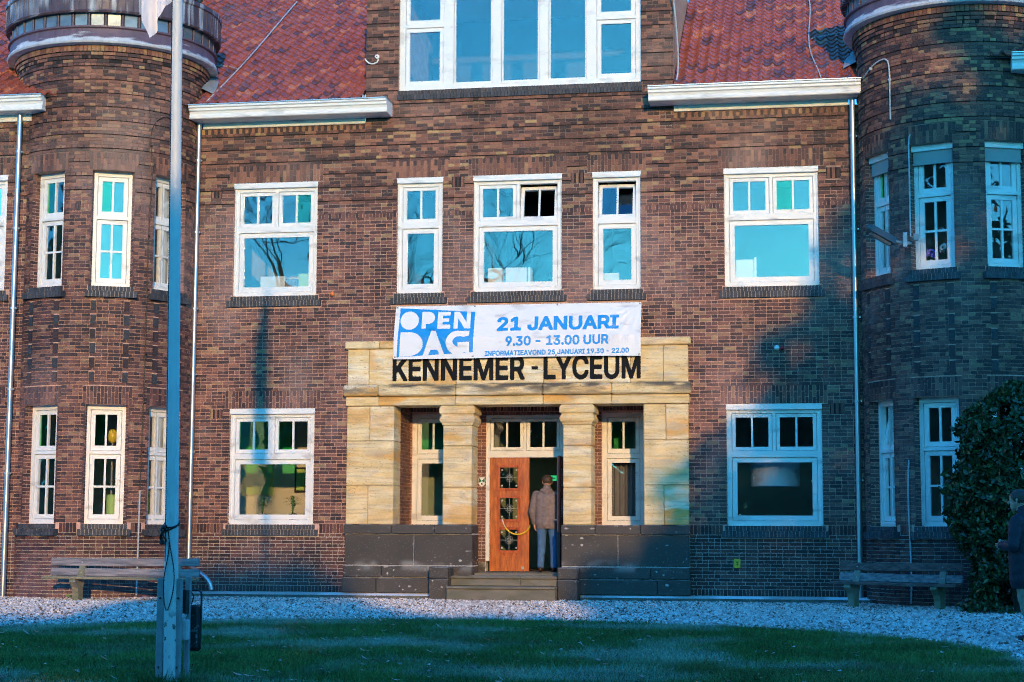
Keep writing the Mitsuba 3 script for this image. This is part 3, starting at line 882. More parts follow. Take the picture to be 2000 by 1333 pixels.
ROOF = name(B + '__roof')
labels[ROOF] = {'label': 'red pantile roof'}
tiles = []   # (origin x, y0, z0, along, up)
def roof(x0, x1, y0, z0, rows, skip=None):
    n = int(round((x1 - x0) / TWD))
    for r in range(rows):
        for c in range(n):
            o = roof_to_world(np.array([[x0 + c * TWD - x0, r * EXPO, 0]]), x0, y0, z0)[0]
            if skip is not None and skip(o): continue
            tiles.append(o)
insid = lambda c: (lambda o: (o[0] + 0.1 - c) ** 2 + o[1] ** 2 < (TR - 0.1) ** 2)
roof(-10.4, BAY0 - 0.015, -0.30, 9.27, 42, insid(TOW[0]['c'])); roof(BAY1 + 0.02, 8.0, -0.30, 9.27, 42, insid(TOW[1]['c']))
roof(-12.2, -8.0, -1.72, 9.22, 46, insid(TOW[0]['c'])); roof(8.0, 11.0, -1.72, 9.22, 40, insid(TOW[1]['c']))
tiles = np.array(tiles)
rel = tiles - CAM
dep = rel @ FWD
py = 666.5 - 3420 * (rel @ UPV) / dep
px = 1000 + 3420 * (rel @ np.cross(FWD, UPV)) / dep
vis = (py > 4) & (px > 10) & (px < 1990)
order = np.argsort(np.where(vis, dep, 1e9))
named = set(order[:300].tolist())
all_v, all_f, all_uv, at = [], [], [], 0
cs, sn = math.cos(PITCH), math.sin(PITCH)
for i, o in enumerate(tiles):
    jit = rng.normal(0, 1, 4)
    p = tv.copy()
    p[:, 0] += 0.003 * jit[0]; p[:, 1] += 0.005 * jit[1]; p[:, 2] += 0.003 * jit[2] + (tv[:, 0] - 0.1) * 0.02 * jit[3]
    v = np.c_[o[0] + p[:, 0], o[1] + p[:, 1] * cs - p[:, 2] * sn, o[2] + p[:, 1] * sn + p[:, 2] * cs]
    uv = np.tile([[rng.random(), 0.0]], (len(v), 1))
    if i in named:
        add(ROOF, 'roof_tile', (v, tf), 'roof_tile', uv=uv)
    else:
        all_v.append(v); all_f.append(tf + at); all_uv.append(uv); at += len(v)
kk = name(ROOF + '__tiling')
scene[kk] = mikit.ply((np.vstack(all_v), np.vstack(all_f)), 'roof_tile', uv=np.vstack(all_uv))
labels[kk] = {'kind': 'stuff'}
def plane(x0, x1, y0, z0, L):
    p = roof_to_world(np.array([(0, -0.05, -0.012), (x1 - x0, -0.05, -0.012), (x1 - x0, L, -0.012), (0, L, -0.012)]), x0, y0, z0)
    return p, np.array([[0, 1, 2], [0, 2, 3]])
for pl in ((-10.4, BAY0, -0.3, 9.27, 9.8), (BAY1, 8.0, -0.3, 9.27, 9.8), (-14, -8.0, -1.72, 9.22, 10.6), (8.0, 14, -1.72, 9.22, 10.6)):
    add(ROOF, 'underlay', plane(*pl), 'dark_joint')

# ---- gutters, fascia boards, downpipes
def gutter(x0, x1, y, z0, z1, proj, ends):
    pr = [(0, z0), (0.0, z1), (-proj, z1), (-proj - 0.035, z1 - 0.012), (-proj - 0.035, z1 - 0.045), (-proj + 0.005, z1 - 0.06), (-proj + 0.005, z1 - 0.10), (-proj + 0.045, z1 - 0.115), (-proj + 0.06, z1 - 0.16), (-proj + 0.045, z1 - 0.21), (-proj + 0.05, z0 + 0.012), (-proj + 0.065, z0)]
    m = trimesh.creation.extrude_polygon(sg.Polygon(pr), x1 - x0, engine='earcut')
    v = np.asarray(m.vertices)
    k = add(B, 'gutter', (np.c_[x0 + v[:, 2], y + v[:, 0], v[:, 1]], np.asarray(m.faces)), 'white_paint')
    add(k, 'zinc_lining', boxes([(x0 - 0.01, x1 + 0.01, y - proj - 0.042, y - 0.05, z1 + 0.001, z1 + 0.016)]), 'zinc')
    return k
gutter(-6.33, -2.46, 0.0, 8.985, 9.235, 0.50, 'r'); gutter(2.44, 6.25, 0.0, 9.00, 9.25, 0.50, 'l')
gutter(-14, -8.69, -1.45, 8.93, 9.20, 0.42, 'r'); gutter(8.72, 14, -1.45, 8.96, 9.23, 0.42, 'l')
for fb_ in ((-6.20, -2.99, -0.045, -0.006, 8.875, 9.0), (2.875, 6.04, -0.045, -0.006, 8.885, 9.01), (-14, -9.05, -1.50, -1.456, 8.80, 8.95), (8.95, 14, -1.50, -1.456, 8.80, 8.95)):
    add(B, 'fascia_board', rbox(*fb_, 0.008), 'cream_paint')


def downpipe(pts, r=0.045, rings=()):
    k = add(B, 'downpipe', tube(pts, r, 14), 'zinc', smooth=40)
    x, y = pts[0][0], pts[0][1]
    cl = []
    for z in rings:
        cl += [lathe([(r + 0.001, z - 0.02), (r + 0.014, z - 0.02), (r + 0.014, z + 0.02), (r + 0.001, z + 0.02)], (x, y), n=16), boxes([(x + r, x + r + 0.03, y - 0.012, y + 0.012, z - 0.012, z + 0.012), (x - 0.008, x + 0.008, y + r, y + r + 0.06, z - 0.008, z + 0.008)])]
    if cl: add(k, 'pipe_clamp', join(cl), 'zinc')
downpipe([(-6.265, -0.09, 8.99), (-6.265, -0.09, 0.72), *curve([(-6.265, -0.10, 0.70), (-6.25, -0.12, 0.55), (-6.05, -0.20, 0.42), (-5.80, -0.26, 0.24), (-5.74, -0.27, 0.08)], 10)], 0.047, (8.25, 6.85, 5.38, 4.12, 2.65))
downpipe([(6.10, -0.10, 9.0), (6.10, -0.10, 0.02)], 0.05, (8.3, 6.6, 5.0, 3.5, 2.1))
downpipe([(-9.25, -1.56, 8.95), (-9.25, -1.56, -0.1)], 0.047, (8.2, 6.75, 5.25, 3.75, 2.2))
# lightning conductors and cables fixed to the building
def cable(pts, r, m='black_rubber', clips=(), n=30):
    k = add(B, 'cable', tube(curve(pts, n), r, 6), m, smooth=40)
    if len(clips):
        add(k, 'cable_clip', join([trimesh.creation.icosphere(subdivisions=1, radius=r * 2.4).apply_translation(c) for c in clips]), m)
tc, tcr = TOW[0]['c'], TOW[1]['c']
tp = lambda c, a, z, o=0.02: (c + (TR + o) * math.sin(math.radians(a)), -(TR + o) * math.cos(math.radians(a)), z)
cable([tp(tc, 62, 8.85), tp(tc, 54, 8.88), tp(tc, 48, 8.70), tp(tc, 47, 8.2), tp(tc, 47, 7), tp(tc, 46.5, 5), tp(tc, 46, 3), tp(tc, 45.5, 1.9)], 0.009, clips=[tp(tc, 47, z) for z in (8.3, 7.5, 6.6, 5.6, 4.4, 3.5, 2.6)], n=60)
cable([tp(tc, 45.5, 1.9), tp(tc, 45.3, 1.0), tp(tc, 45, 0.0)], 0.016, 'galvanised')
cable([(6.28, -0.42, 9.27), tp(tcr, -62, 9.30, 0.04), tp(tcr, -50, 9.40, 0.03), tp(tcr, -46.3, 9.37, 0.03), tp(tcr, -44.9, 9.25, 0.03), tp(tcr, -44.5, 9.1, 0.03), tp(tcr, -44.5, 8.9, 0.03), tp(tcr, -44.5, 8.6, 0.03), tp(tcr, -44.5, 8.3, 0.03)], 0.014, 'galvanised', clips=[tp(tcr, -44.5, 9.0, 0.03), tp(tcr, -60, 9.31, .04)])
cable([tp(tcr, -37, 2.4), tp(tcr, -37.5, 1.2), tp(tcr, -37, 0.6), tp(tcr, -37.5, 0.0)], 0.016, 'galvanised')
def on_roof(x, up, lift=0.07, side=-1):
    p = roof_to_world(np.array([[0, up, lift]]), x, -0.3, 9.27)[0]
    return tuple(p)
cable([on_roof(-6.05, 0.05), on_roof(-6.0, 1.0), on_roof(-5.95, 2.3), on_roof(-5.93, 4.5), on_roof(-5.92, 6.5)], 0.013, 'galvanised')
cable([on_roof(-5.96, 1.9), on_roof(-6.3, 2.15), on_roof(-6.55, 2.2)], 0.010, 'galvanised', n=10)
cable([on_roof(5.55, 0.05), on_roof(5.5, 0.5), on_roof(5.38, 1.5), on_roof(5.36, 3.0), on_roof(5.36, 5.0)], 0.012, 'galvanised')
cable([on_roof(5.4, 2.3), on_roof(5.7, 2.45), on_roof(6.2, 2.7)], 0.010, 'galvanised', n=10)
cable([(2.93, -0.06, 12.2), (2.93, -0.06, 10.5), (2.92, -0.06, 9.45), (2.86, -0.3, 9.3)], 0.015, 'galvanised')
# lead flashing where roof and tower meet
fl = []
for c, s in ((tc, 1), (tcr, -1)):
    for i in range(9):
        a = math.radians(92 + 5 * i) * s
        x, y = c + (TR + 0.02) * math.sin(a), -(TR + 0.02) * math.cos(a)
        z = 9.27 + (y + 0.3) * math.tan(PITCH) + 0.05
        x2, y2 = c + (TR + 0.26) * math.sin(a), -(TR + 0.26) * math.cos(a)
        z2 = 9.27 + (y2 + 0.3) * math.tan(PITCH) + 0.075
        fl.append(((x, y, z + 0.15), (x2, y2, z2)))
    v = np.array([q for f in fl for q in f]); n = len(fl)
    f = np.array([q for i in range(n - 1) for q in ([2 * i, 2 * i + 1, 2 * i + 3], [2 * i, 2 * i + 3, 2 * i + 2])])
    add(ROOF, 'lead_flashing', (v, f), 'grey_metal'); fl = []
add(ROOF, 'lead_flashing', boxes([(BAY0 - 0.02, BAY0 - 0.004, -0.2, 4.0, 9.3, 9.4)]), 'lead')

# ------------------------------------------------------------------ porch
P = name(B + '__porch')
labels[P] = {'label': 'pale travertine porch with two square columns on a dark stone base'}
YF = -0.10


def stones(rows, bsdf, part, yf, yb, c=0.006, yvar=None):
    for (x0, x1, z0, z1) in rows:
        v, f = rbox(x0 + 0.0035, x1 - 0.0035, yf, yb, z0 + 0.0035, z1 - 0.0035, max(c, 0.009))
        add(P, part, (v, f), bsdf, uv=np.tile([[rng.random(), rng.random()]], (len(v), 1)))


# piers
zc = [1.30, 1.97, 2.75, 3.485]
for x0, x1, m1, m2 in ((PX0, -2.335, -2.82, -2.80), (2.30, PX1, 2.66, 2.70)):
    stones([(x0, m1, 1.30, 2.02), (m1, x1, 1.30, 2.02), (x0, x1, 2.02, 2.84), (x0, m2, 2.84, 3.485), (m2, x1, 2.84, 3.485)], 'travertine', 'stone_block', YF, 0.45)
    if x0 > 0: stones([(x0 + .005, x0 + .012, 1.30, 3.48)], 'travertine', 'stone_block', YF + .01, 0.44, 0.001)
# frieze with its joints, coping, cornice, architrave
stones([(PX0, -2.83, 3.875, 4.555), (-2.83, -1.17, 3.875, 4.555), (-1.17, 0.46, 3.875, 4.555), (0.46, 2.06, 3.875, 4.555), (2.06, 2.66, 3.875, 4.555), (2.66, PX1, 3.875, 4.555)], 'travertine', 'stone_block', YF, 0.45)
cx = [PX0 - 0.02, -2.63, -1.17, 0.46, 1.72, PX1 + 0.02]
for i in range(5):
    stones([(cx[i] - (0.03 if i == 0 else 0), cx[i + 1] + (0.03 if i == 4 else 0), 4.555, 4.70)], 'travertine', 'stone_block', YF - 0.05, 0.05, 0.018)
    stones([(cx[i] - (0.04 if i == 0 else 0), cx[i + 1] + (0.04 if i == 4 else 0), 3.665, 3.875)], 'travertine', 'stone_block', YF - 0.11, 0.45, 0.025)
    stones([(cx[i], cx[i + 1], 3.49, 3.665)], 'travertine', 'stone_block', YF - 0.03, 0.50, 0.008)
# columns
for x0, x1 in ((-1.415, -0.865), (0.82, 1.345)):
    for a, b in ((1.30, 1.98), (1.98, 2.74), (2.74, 3.12)):
        stones([(x0, x1, a, b)], 'travertine', 'column_block', YF + 0.02, 0.50, 0.014)
    ring = []
    for o, z in ((0.0, 3.12), (0.012, 3.135), (0.012, 3.155), (0.045, 3.19), (0.055, 3.235), (0.035, 3.285), (0.02, 3.31), (0.03, 3.33), (0.055, 3.345), (0.06, 3.42), (0.045, 3.455), (0.03, 3.485)):
        ring.append([(x0 - o, YF + 0.02 - o, z), (x1 + o, YF + 0.02 - o, z), (x1 + o, 0.50 + o * 0.5, z), (x0 - o, 0.50 + o * 0.5, z)])
    v = np.array(ring).reshape(-1, 3); f = []
    for i in range(len(ring) - 1):
        for j in range(4):
            a, b = i * 4 + j, i * 4 + (j + 1) % 4
            f += [[a, b, b + 4], [a, b + 4, a + 4]]
    add(P, 'capital', (v, np.array(f)), 'travertine', uv=np.tile([[rng.random(), 0.2]], (len(v), 1)))
# dark stone base
for x0, x1, js in ((PX0, -0.835, [(-2.34, -1.54), (-1.93,), (-2.53,), (-2.62,)]), (0.80, PX1, [(1.42, 2.24), (1.83,), (2.42,), (2.54,)])):
    for (z0, z1, o, jj) in ((1.13, 1.30, 0.05, js[0]), (0.555, 1.125, 0.0, js[1]), (0.335, 0.55, 0.04, js[2]), (0.055, 0.33, 0.07, js[3])):
        e = [x0 - o * 0.4 if x0 < -1 else x0, *jj, x1 if x1 < 0 else x1 + o * 0.4]
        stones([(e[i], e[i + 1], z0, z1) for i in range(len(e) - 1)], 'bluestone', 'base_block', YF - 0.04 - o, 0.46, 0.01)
    add(P, 'base_joint', boxes([(x0 + 0.01, x1 - 0.01, YF - 0.030, 0.45, 0.0, 1.28)]), 'joint_white')
# cheek blocks and steps
for x0, x1 in ((-1.54, -1.18), (0.80, 1.165)):
    stones([(x0, x1, 0.335, 0.54), (x0, x1, GZ - 0.05, 0.33)], 'bluestone', 'base_block', -0.62, -0.215, 0.01)
    stones([(x0 + (0.36 if x0 < 0 else -0.02), x1 + (0.02 if x0 < 0 else 0.0) - (0.34 if x0 > 0 else 0), GZ, 0.52)] if x0 < 0 else [], 'bluestone', 'base_block', -0.60, -0.215, 0.01)
S = name(B + '__entrance_steps')
for (x0, x1, z0, z1, y0) in ((-1.18, 0.10, 0.205, 0.375, -0.45), (0.10, 0.80, 0.205, 0.375, -0.45), (-1.18, 0.79, GZ - 0.05, 0.20, -0.80)):
    v, f = rbox(x0 + 0.003, x1 - 0.003, y0, 0.3 if y0 > -.5 else -0.2, z0, z1 - 0.045, 0.01); add(S, 'riser', (v, f), 'step_stone')
    v, f = rbox(x0 + 0.003, x1 - 0.003, y0 - 0.03, 0.3 if y0 > -.5 else -0.2, z1 - 0.043, z1, 0.012); add(S, 'tread', (v, f), 'step_stone')
add(S, 'landing', boxes([(-2.3, 2.25, 0.10, 1.29, 0.25, 0.42), (-0.84, 0.80, -0.43, 0.10, 0.30, 0.385)]), 'step_stone')
# recess: brick back and side walls, soffit
YB = 1.30
RX0, RX1 = -2.36, 2.30
rec = [(-2.315, -1.50, 1.30, 3.43), (1.37, 2.18, 1.30, 3.43), (-0.86, 0.635, 0.42, 3.42)]
out = ([], [])
lay(RX0, RX1, 0.60, 3.46, rec, out, tone=(0.45, 0.92), zone=0.0)
soldiers(RX0, RX1, 3.47, 3.60, out, tone=(0, 1))
k = add(B, 'porch_wall', panel([RX0, RX1], [0.3, 3.75], rec, 0.28, flat(YB + 0.004)), 'mortar')
v, f = boxes(out[0], flat(YB)); kk = name(k + '__brickwork'); scene[kk] = mikit.ply((v, f), 'brick', uv=np.repeat(np.array(out[1]), 8, axis=0)); labels[kk] = {'kind': 'stuff'}
out = ([], [])
lay(0.46, YB, 1.30, 3.49, [], out, tone=(0.45, 0.92)); soldiers(0.46, YB, 3.49, 3.62, out)
sidem = lambda p: np.c_[RX0 + 0.004 - p[:, 1], p[:, 0], p[:, 2]]
add(B, 'porch_wall', boxes([(RX1, RX1 + 0.25, 0.30, YB + 0.2, 0.0, 3.75)]), 'mortar')
k = add(B, 'porch_wall', boxes([(RX0 - 0.25, RX0, 0.30, YB + 0.2, 0.0, 3.75)]), 'mortar')
v, f = boxes(out[0], sidem); kk = name(k + '__brickwork'); scene[kk] = mikit.ply((v, f), 'brick', uv=np.repeat(np.array(out[1]), 8, axis=0)); labels[kk] = {'kind': 'stuff'}
add(B, 'porch_wall', boxes([(-0.856, 0.63, YB - 0.012, YB + 0.1, 0.36, 0.43), (RX0 + .03, -0.87, YB - 0.02, YB + 0.002, 0.42, 0.60), (0.645, RX1 - .03, YB - 0.02, YB + 0.002, 0.42, 0.60)]), 'bluestone', uv=np.tile([[.3, .3]], (24, 1)))
add(P, 'soffit', boxes([(RX0, RX1, 0.505, YB + 0.28, 3.62, 3.75)]), 'mortar')
window(None, 0.815, 2.13, at_flat(-2.315, 1.30, YB + 0.05), 'porch', green=[0, 1], box=False)
window(None, 0.81, 2.13, at_flat(1.37, 1.30, YB + 0.05), 'porch', green=[0], box=False)
window('white framed transom window above the entrance doors', 1.495, 0.83, at_flat(-0.86, 2.59, YB + 0.03), 'transom', green=[0, 1], box=False, jamb=0.07)
for fb_ in ((-0.86, -0.787, YB - 0.01, YB + 0.14, 0.62, 2.589), (0.56, 0.635, YB + 0.03, YB + 0.14, 0.62, 2.589)):
    add(B, 'door_frame', rbox(*fb_, 0.006), 'white_paint')


def door_leaf(x0, x1, z0, z1, y, m, fn, glazed=True, lab=None):
    k = name(B + '__door')
    if lab: labels[k] = {'label': lab}
    W = x1 - x0
    g0, g1 = x0 + 0.20 * W / 0.76, x0 + 0.545 * W / 0.76
    gz = [(z0 + 0.39, z0 + 0.78), (z0 + 0.98, z0 + 1.38), (z0 + 1.57, z0 + 1.96)]
    bx = [(x0, g0 - 0.035, y, y + 0.05, z0, z1), (g1 + 0.035, x1, y, y + 0.05, z0, z1)]
    zz = [z0] + [q for a, b in gz for q in (a - 0.035, b + 0.035)] + [z1]
    for i in range(0, len(zz), 2):
        bx.append((g0 - 0.035, g1 + 0.035, y + 0.0015, y + 0.05, zz[i], zz[i + 1]))
    add(k, 'leaf', boxes(bx, fn), m)
    for a, b in gz:
        mo = [(g0 - 0.05, g0, y - 0.03, y + 0.04, a - 0.05, b + 0.05), (g1, g1 + 0.05, y - 0.03, y + 0.04, a - 0.05, b + 0.05), (g0, g1, y - 0.03, y + 0.04, a - 0.05, a), (g0, g1, y - 0.03, y + 0.04, b, b + 0.05)]
        add(k, 'glazing_bead', boxes(mo, fn), 'door_bead' if m == 'door_wood' else m)
        p = fn(np.array([(g0, y + 0.02, a), (g1, y + 0.02, a), (g1, y + 0.02, b), (g0, y + 0.02, b)], float))
        add(k, 'pane', (p, np.array([[0, 1, 2], [0, 2, 3]])), 'pane_plain')
        cx_, cz_ = (g0 + g1) / 2, (a + b) / 2
        dots = [trimesh.creation.icosphere(subdivisions=0, radius=0.009).apply_transform(trimesh.transformations.scale_and_translate([1, 0.3, 1], [cx_ + 0.085 * math.cos(q) * r * 0.8, y + 0.016, cz_ + 0.075 * math.sin(q) * r])) for q in np.arange(12) * math.pi / 6 for r in (1.0, 0.55)]
        dots += [trimesh.creation.icosphere(subdivisions=0, radius=0.02).apply_transform(trimesh.transformations.scale_and_translate([1, 0.2, 1], [g0 + sx * (g1 - g0), y + 0.016, a + sz * (b - a)])) for sx in (0.1, 0.9) for sz in (0.12, 0.88)]
        v, f = join(dots + [boxes([(cx_ - 0.003, cx_ + 0.003, y + 0.012, y + 0.019, a, b), (g0, g1, y + 0.012, y + 0.019, cz_ - 0.003, cz_ + 0.003)])])
        add(k, 'etched_wreath', (fn(v), f), 'galvanised')
    add(k, 'panel_groove', boxes([(x0 + 0.14, x1 - 0.14, y - 0.010, y + 0.003, z0 + 0.275, z0 + 0.29), (x0 + 0.14, x1 - 0.14, y - 0.004, y + 0.003, z0 + 0.04, z0 + 0.27)], fn), m)
    return k


idm = lambda p: p
d1 = door_leaf(-0.783, -0.022, 0.435, 2.585, YB + 0.005, 'door_wood', idm, lab='closed orange brown wooden door leaf with three square panes')
add(d1, 'door_stop', boxes([(-0.16, -0.12, YB - 0.02, YB + 0.002, 0.47, 0.52)]), 'galvanised')
def open_leaf(p):     # turned a quarter outwards on the right jamb
    u = p[:, 0]
    return np.c_[0.615 + (p[:, 1]), YB - u, p[:, 2]]
d2 = door_leaf(0.02, 0.68, 0.435, 2.585, 0.0, 'door_dark', open_leaf, lab='dark red door leaf folded open at the right jamb')
add(d2, 'handle', join([tube(curve([(0.60, 0.74, 1.40), (0.57, 0.74, 1.40), (0.56, 0.80, 1.40), (0.56, 0.86, 1.39)], 10), 0.011, 8), boxes([(0.604, 0.614, 0.72, 0.76, 1.25, 1.50)])]), 'galvanised')

def bold(m, grow):
    """heavier lettering: the outline of a flat mesh in (x, z) widened by grow"""
    v, f = np.asarray(m.vertices), np.asarray(m.faces)
    up = f[np.cross(v[f[:, 1]] - v[f[:, 0]], v[f[:, 2]] - v[f[:, 0]])[:, 2] > 1e-12]
    up = up[v[up][:, :, 2].min(1) > 0.5]
    return so.unary_union([sg.Polygon(v[t][:, :2]).buffer(1e-5) for t in up]).buffer(grow, join_style=2).simplify(0.0008)


# lettering on the frieze (only its lower part shows under the banner)
def text(s, h, x0, x1, z, y0, y1):
    v, f = prism(bold(meshkit.text_mesh(s, h, 1.0, True), 0.008), y1, y0)
    v = np.array(v); mx, mn = v[:, 0].max(), v[:, 0].min()
    return np.c_[x0 + (v[:, 0] - mn) * (x1 - x0) / (mx - mn), v[:, 1], z + v[:, 2]], f
for s, x0, x1 in (('KENNEMER', -2.375, 0.115), ('LYCEUM', 0.47, 2.25)):
    add(P, 'lettering', text(s, 0.405, x0, x1, 3.968, YF - 0.012, YF + 0.002), 'letter_black')
add(P, 'lettering', boxes([(0.245, 0.36, YF - 0.012, YF + 0.002, 4.135, 4.195)]), 'letter_black')

# kerb along the foot of the front
for i, (x0, x1) in enumerate(((-6.30, -1.56), (1.19, 4.0), (4.0, 6.6))):
    pr = sg.Polygon([(-0.40, GZ - 0.1), (-0.40, 0.012), (-0.385, 0.022), (-0.06, 0.05), (-0.06, GZ - 0.1)])
    m = trimesh.creation.extrude_polygon(pr, x1 - x0, engine='earcut'); v = np.asarray(m.vertices)
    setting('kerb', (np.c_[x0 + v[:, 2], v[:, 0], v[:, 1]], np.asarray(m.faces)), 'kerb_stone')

# ------------------------------------------------------------------ rooms behind the glass
def room(x0, x1, y0, y1, z0, z1, wall='room_wall'):
    k = name(B + '__room')
    add(k, 'room_wall', boxes([(x0, x1, y1, y1 + 0.1, z0, z1), (x0, x0 + 0.08, y0, y1, z0, z1), (x1 - 0.08, x1, y0, y1, z0, z1)]), wall)
    add(k, 'room_floor', boxes([(x0, x1, y0, y1, z0 - 0.1, z0)]), 'room_floor')
    add(k, 'room_ceiling', boxes([(x0, x1, y0, y1, z1, z1 + 0.1)]), 'room_ceiling')
    return k
for x0, x1 in ((-6.3, -3.2), (-3.2, -1.2), (-1.2, 1.1), (1.1, 3.0), (3.0, 6.2)):
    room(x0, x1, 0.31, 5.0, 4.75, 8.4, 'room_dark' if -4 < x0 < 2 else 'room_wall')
for x0, x1 in ((-6.3, -2.64), (2.58, 6.2)):
    room(x0, x1, 0.31, 2.35 if x0 < 0 else 4.0, 0.5, 3.9)
room(-2.6, -0.95, 1.60, 2.7, 0.5, 3.6, 'room_green'); room(-0.95, 0.75, 1.60, 5.5, 0.42, 3.6, 'room_green'); room(0.75, 2.55, 1.60, 2.7, 0.5, 3.6, 'room_green')
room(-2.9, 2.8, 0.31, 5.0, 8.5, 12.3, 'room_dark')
for t in TOW:
    for z0, z1 in ((0.5, 4.2), (4.75, 8.4)):
        c = t['c']
        k = name(B + '__room')
        add(k, 'room_wall', boxes([(c - 1.3, c + 1.3, 2.6, 2.7, z0, z1)]), 'room_wall')
        for x_ in (c - 1.36, c + 1.28):
            add(k, 'room_wall', boxes([(x_, x_ + 0.08, -0.75, 2.6, z0, z1)]), 'room_wall')
        add(k, 'room_floor', boxes([(c - 1.25, c + 1.25, -1.1, 2.6, z0 - 0.1, z0)]), 'room_floor')
        add(k, 'room_ceiling', boxes([(c - 1.25, c + 1.25, -1.1, 2.6, z1, z1 + 0.1)]), 'room_ceiling')

# ------------------------------------------------------------------ banner
def cloth_y(x, z):
    t = np.clip((5.354 - z) / 0.62, 0, 1)
    y = -0.035 - 0.165 * t - 0.02 * np.clip((4.75 - z) / 0.4, 0, 1)
    e = np.clip((x + 2.34) / 4.6, 0, 1)
    q = np.c_[x * 0.9, z * 1.3, 0 * x]
    y = y - 0.016 * (meshkit.fbm(q, 3, 5) - 0.5)
    d = np.hypot(2.25 - x, 5.35 - z)                     # creases from the tight upper right corner
    a = np.arctan2(5.35 - z, 2.25 - x)
    y = y - 0.010 * np.sin(a * 21) * np.clip(1.2 - d, 0, 1) * np.clip(d * 3, 0, 1)
    y = y - 0.012 * np.exp(-((x + 1.9 - (5.25 - z) * 0.9) / 0.06) ** 2) * (x < -1.2)
    return y - 0.010 * (1 + np.sin(x * 4.2 + 0.6)) * np.clip((z - 4.36) * 4, 0, 1) * np.clip((5.33 - z) * 4, 0, 1)
BX0, BX1, BZ0, BZ1 = -2.338, 2.262, 4.352, 5.356
nx, nz = 120, 36
gx, gz = np.meshgrid(np.linspace(BX0, BX1, nx), np.linspace(BZ0, BZ1, nz))
bot = 0.018 * np.sin(gx * 1.3 + 0.4) * (1 - (gz - BZ0) / (BZ1 - BZ0))
gz = gz + bot * 0.5
v = np.c_[gx.ravel(), cloth_y(gx.ravel(), gz.ravel()), gz.ravel()]
q = np.array([[r * nx + c, r * nx + c + 1, (r + 1) * nx + c + 1, (r + 1) * nx + c] for r in range(nz - 1) for c in range(nx - 1)])
back = v + [0, 0.003, 0]
f = np.vstack([q[:, [0, 1, 2]], q[:, [0, 2, 3]], q[:, [0, 2, 1]] + len(v), q[:, [0, 3, 2]] + len(v)])
BAN = thing('banner', 'white cloth banner with blue open day lettering hung over the porch frieze', 'banner')
add(BAN, 'cloth', (np.vstack([v, back]), f), 'banner_cloth', smooth=True)


def on_cloth(m, d=0.0025):
    """flat lettering in (x, z), cut into small triangles and laid on the cloth"""
    v, f = trimesh.remesh.subdivide_to_size(np.asarray(m[0], float), np.asarray(m[1]), 0.09)
    return np.c_[v[:, 0], cloth_y(v[:, 0], v[:, 2]) - d + v[:, 1], v[:, 2]], f


def sheet(poly):
    return prism(poly, 0.0, -0.0012)
zx = lambda px: BX0 + (px - 58) * (BX1 - BX0) / (1928 - 58)     # banner picture units to metres
def zz_(px, py):
    t = (px - 58) / (1928 - 58)
    top, bo = 82 + (40 - 82) * t, 478 + (462 - 478) * t
    return BZ1 - (py - top) / (bo - top) * (BZ1 - BZ0)
Pg = lambda pts: sg.Polygon([(zx(a), zz_(a, b)) for a, b in pts])
def arc(cx, cy, rx, ry, a0, a1, n=16):
    return [(cx + rx * math.cos(math.radians(a)), cy + ry * math.sin(math.radians(a))) for a in np.linspace(a0, a1, n)]
L_O = Pg(arc(172, 190, 71, 70, 0, 360, 40))
L_P = Pg([(267, 122), (318, 122), *arc(318, 169, 50, 47, -90, 90), (301, 216), (301, 252), (267, 252)])
L_E = Pg([(390, 122), (488, 122), (488, 152), (430, 152), (430, 172), (478, 172), (478, 200), (430, 200), (430, 220), (490, 220), (490, 253), (390, 253)])
L_N = Pg([(515, 120), (556, 120), (612, 200), (612, 118), (643, 120), (643, 250), (600, 250), (548, 172), (548, 253), (515, 253)])
L_D = Pg([(108, 280), (175, 278), *arc(178, 368, 106, 89, -85, 88), (104, 464)])
L_A = Pg([(346, 268), (380, 268), (450, 446), (412, 446), (398, 412), (345, 412), (328, 452), (284, 456)])
L_G = Pg(arc(548, 358, 86, 90, 0, 360, 40)).union(Pg([(548, 270), (640, 268), (636, 322), (548, 322)])).difference(Pg(arc(566, 350, 52, 40, 0, 360, 30))).difference(Pg([(566, 322), (660, 300), (660, 352), (566, 352)])).union(Pg([(553, 356), (640, 352), (640, 436), (553, 420)]))
blue = Pg([(95, 95), (612, 118), (675, 121), (669, 430), (84, 466)])
rest = blue
for L in (L_O, L_P, L_E, L_N, L_D, L_A, L_G): rest = rest.difference(L.buffer(0))
add(BAN, 'emblem', on_cloth(sheet(rest.buffer(0))), 'banner_blue', label='blue panel with the words left white')


def btext(s, px0, px1, pyb, h, m='banner_blue', wide=True):
    v, tf2 = prism(bold(meshkit.text_mesh(s, h, 1.0, True), h * 0.035), 0.0, -0.0012)
    v = np.array(v)
    x0, x1 = zx(px0), zx(px1)
    X = x0 + (v[:, 0] - v[:, 0].min()) * (x1 - x0) / (v[:, 0].max() - v[:, 0].min())
    px = 58 + (X - BX0) * (1928 - 58) / (BX1 - BX0)
    Z = np.array([zz_(a, pyb - (a - px0) * 0.020) for a in px]) + v[:, 2]
    return on_cloth((np.c_[X, v[:, 1], Z], tf2))
add(BAN, 'lettering', btext('21 JANUARI', 848, 1764, 264, 0.235), 'banner_blue')
add(BAN, 'lettering', btext('9.30 - 13.00 UUR', 916, 1690, 381, 0.160), 'banner_blue')
add(BAN, 'lettering', btext('UUR', 1702, 1850, 365, 0.145), 'banner_ghost', label='faint painted over lettering')
add(BAN, 'lettering', btext('INFORMATIEAVOND 25 JANUARI 19.30 - 22.00', 760, 1842, 458, 0.084), 'banner_blue')
ey = [(x, z) for x in (BX0 + 0.03, BX0 + 1.5, BX0 + 3.05, BX1 - 0.03) for z in (BZ0 + 0.03, BZ1 - 0.025)]
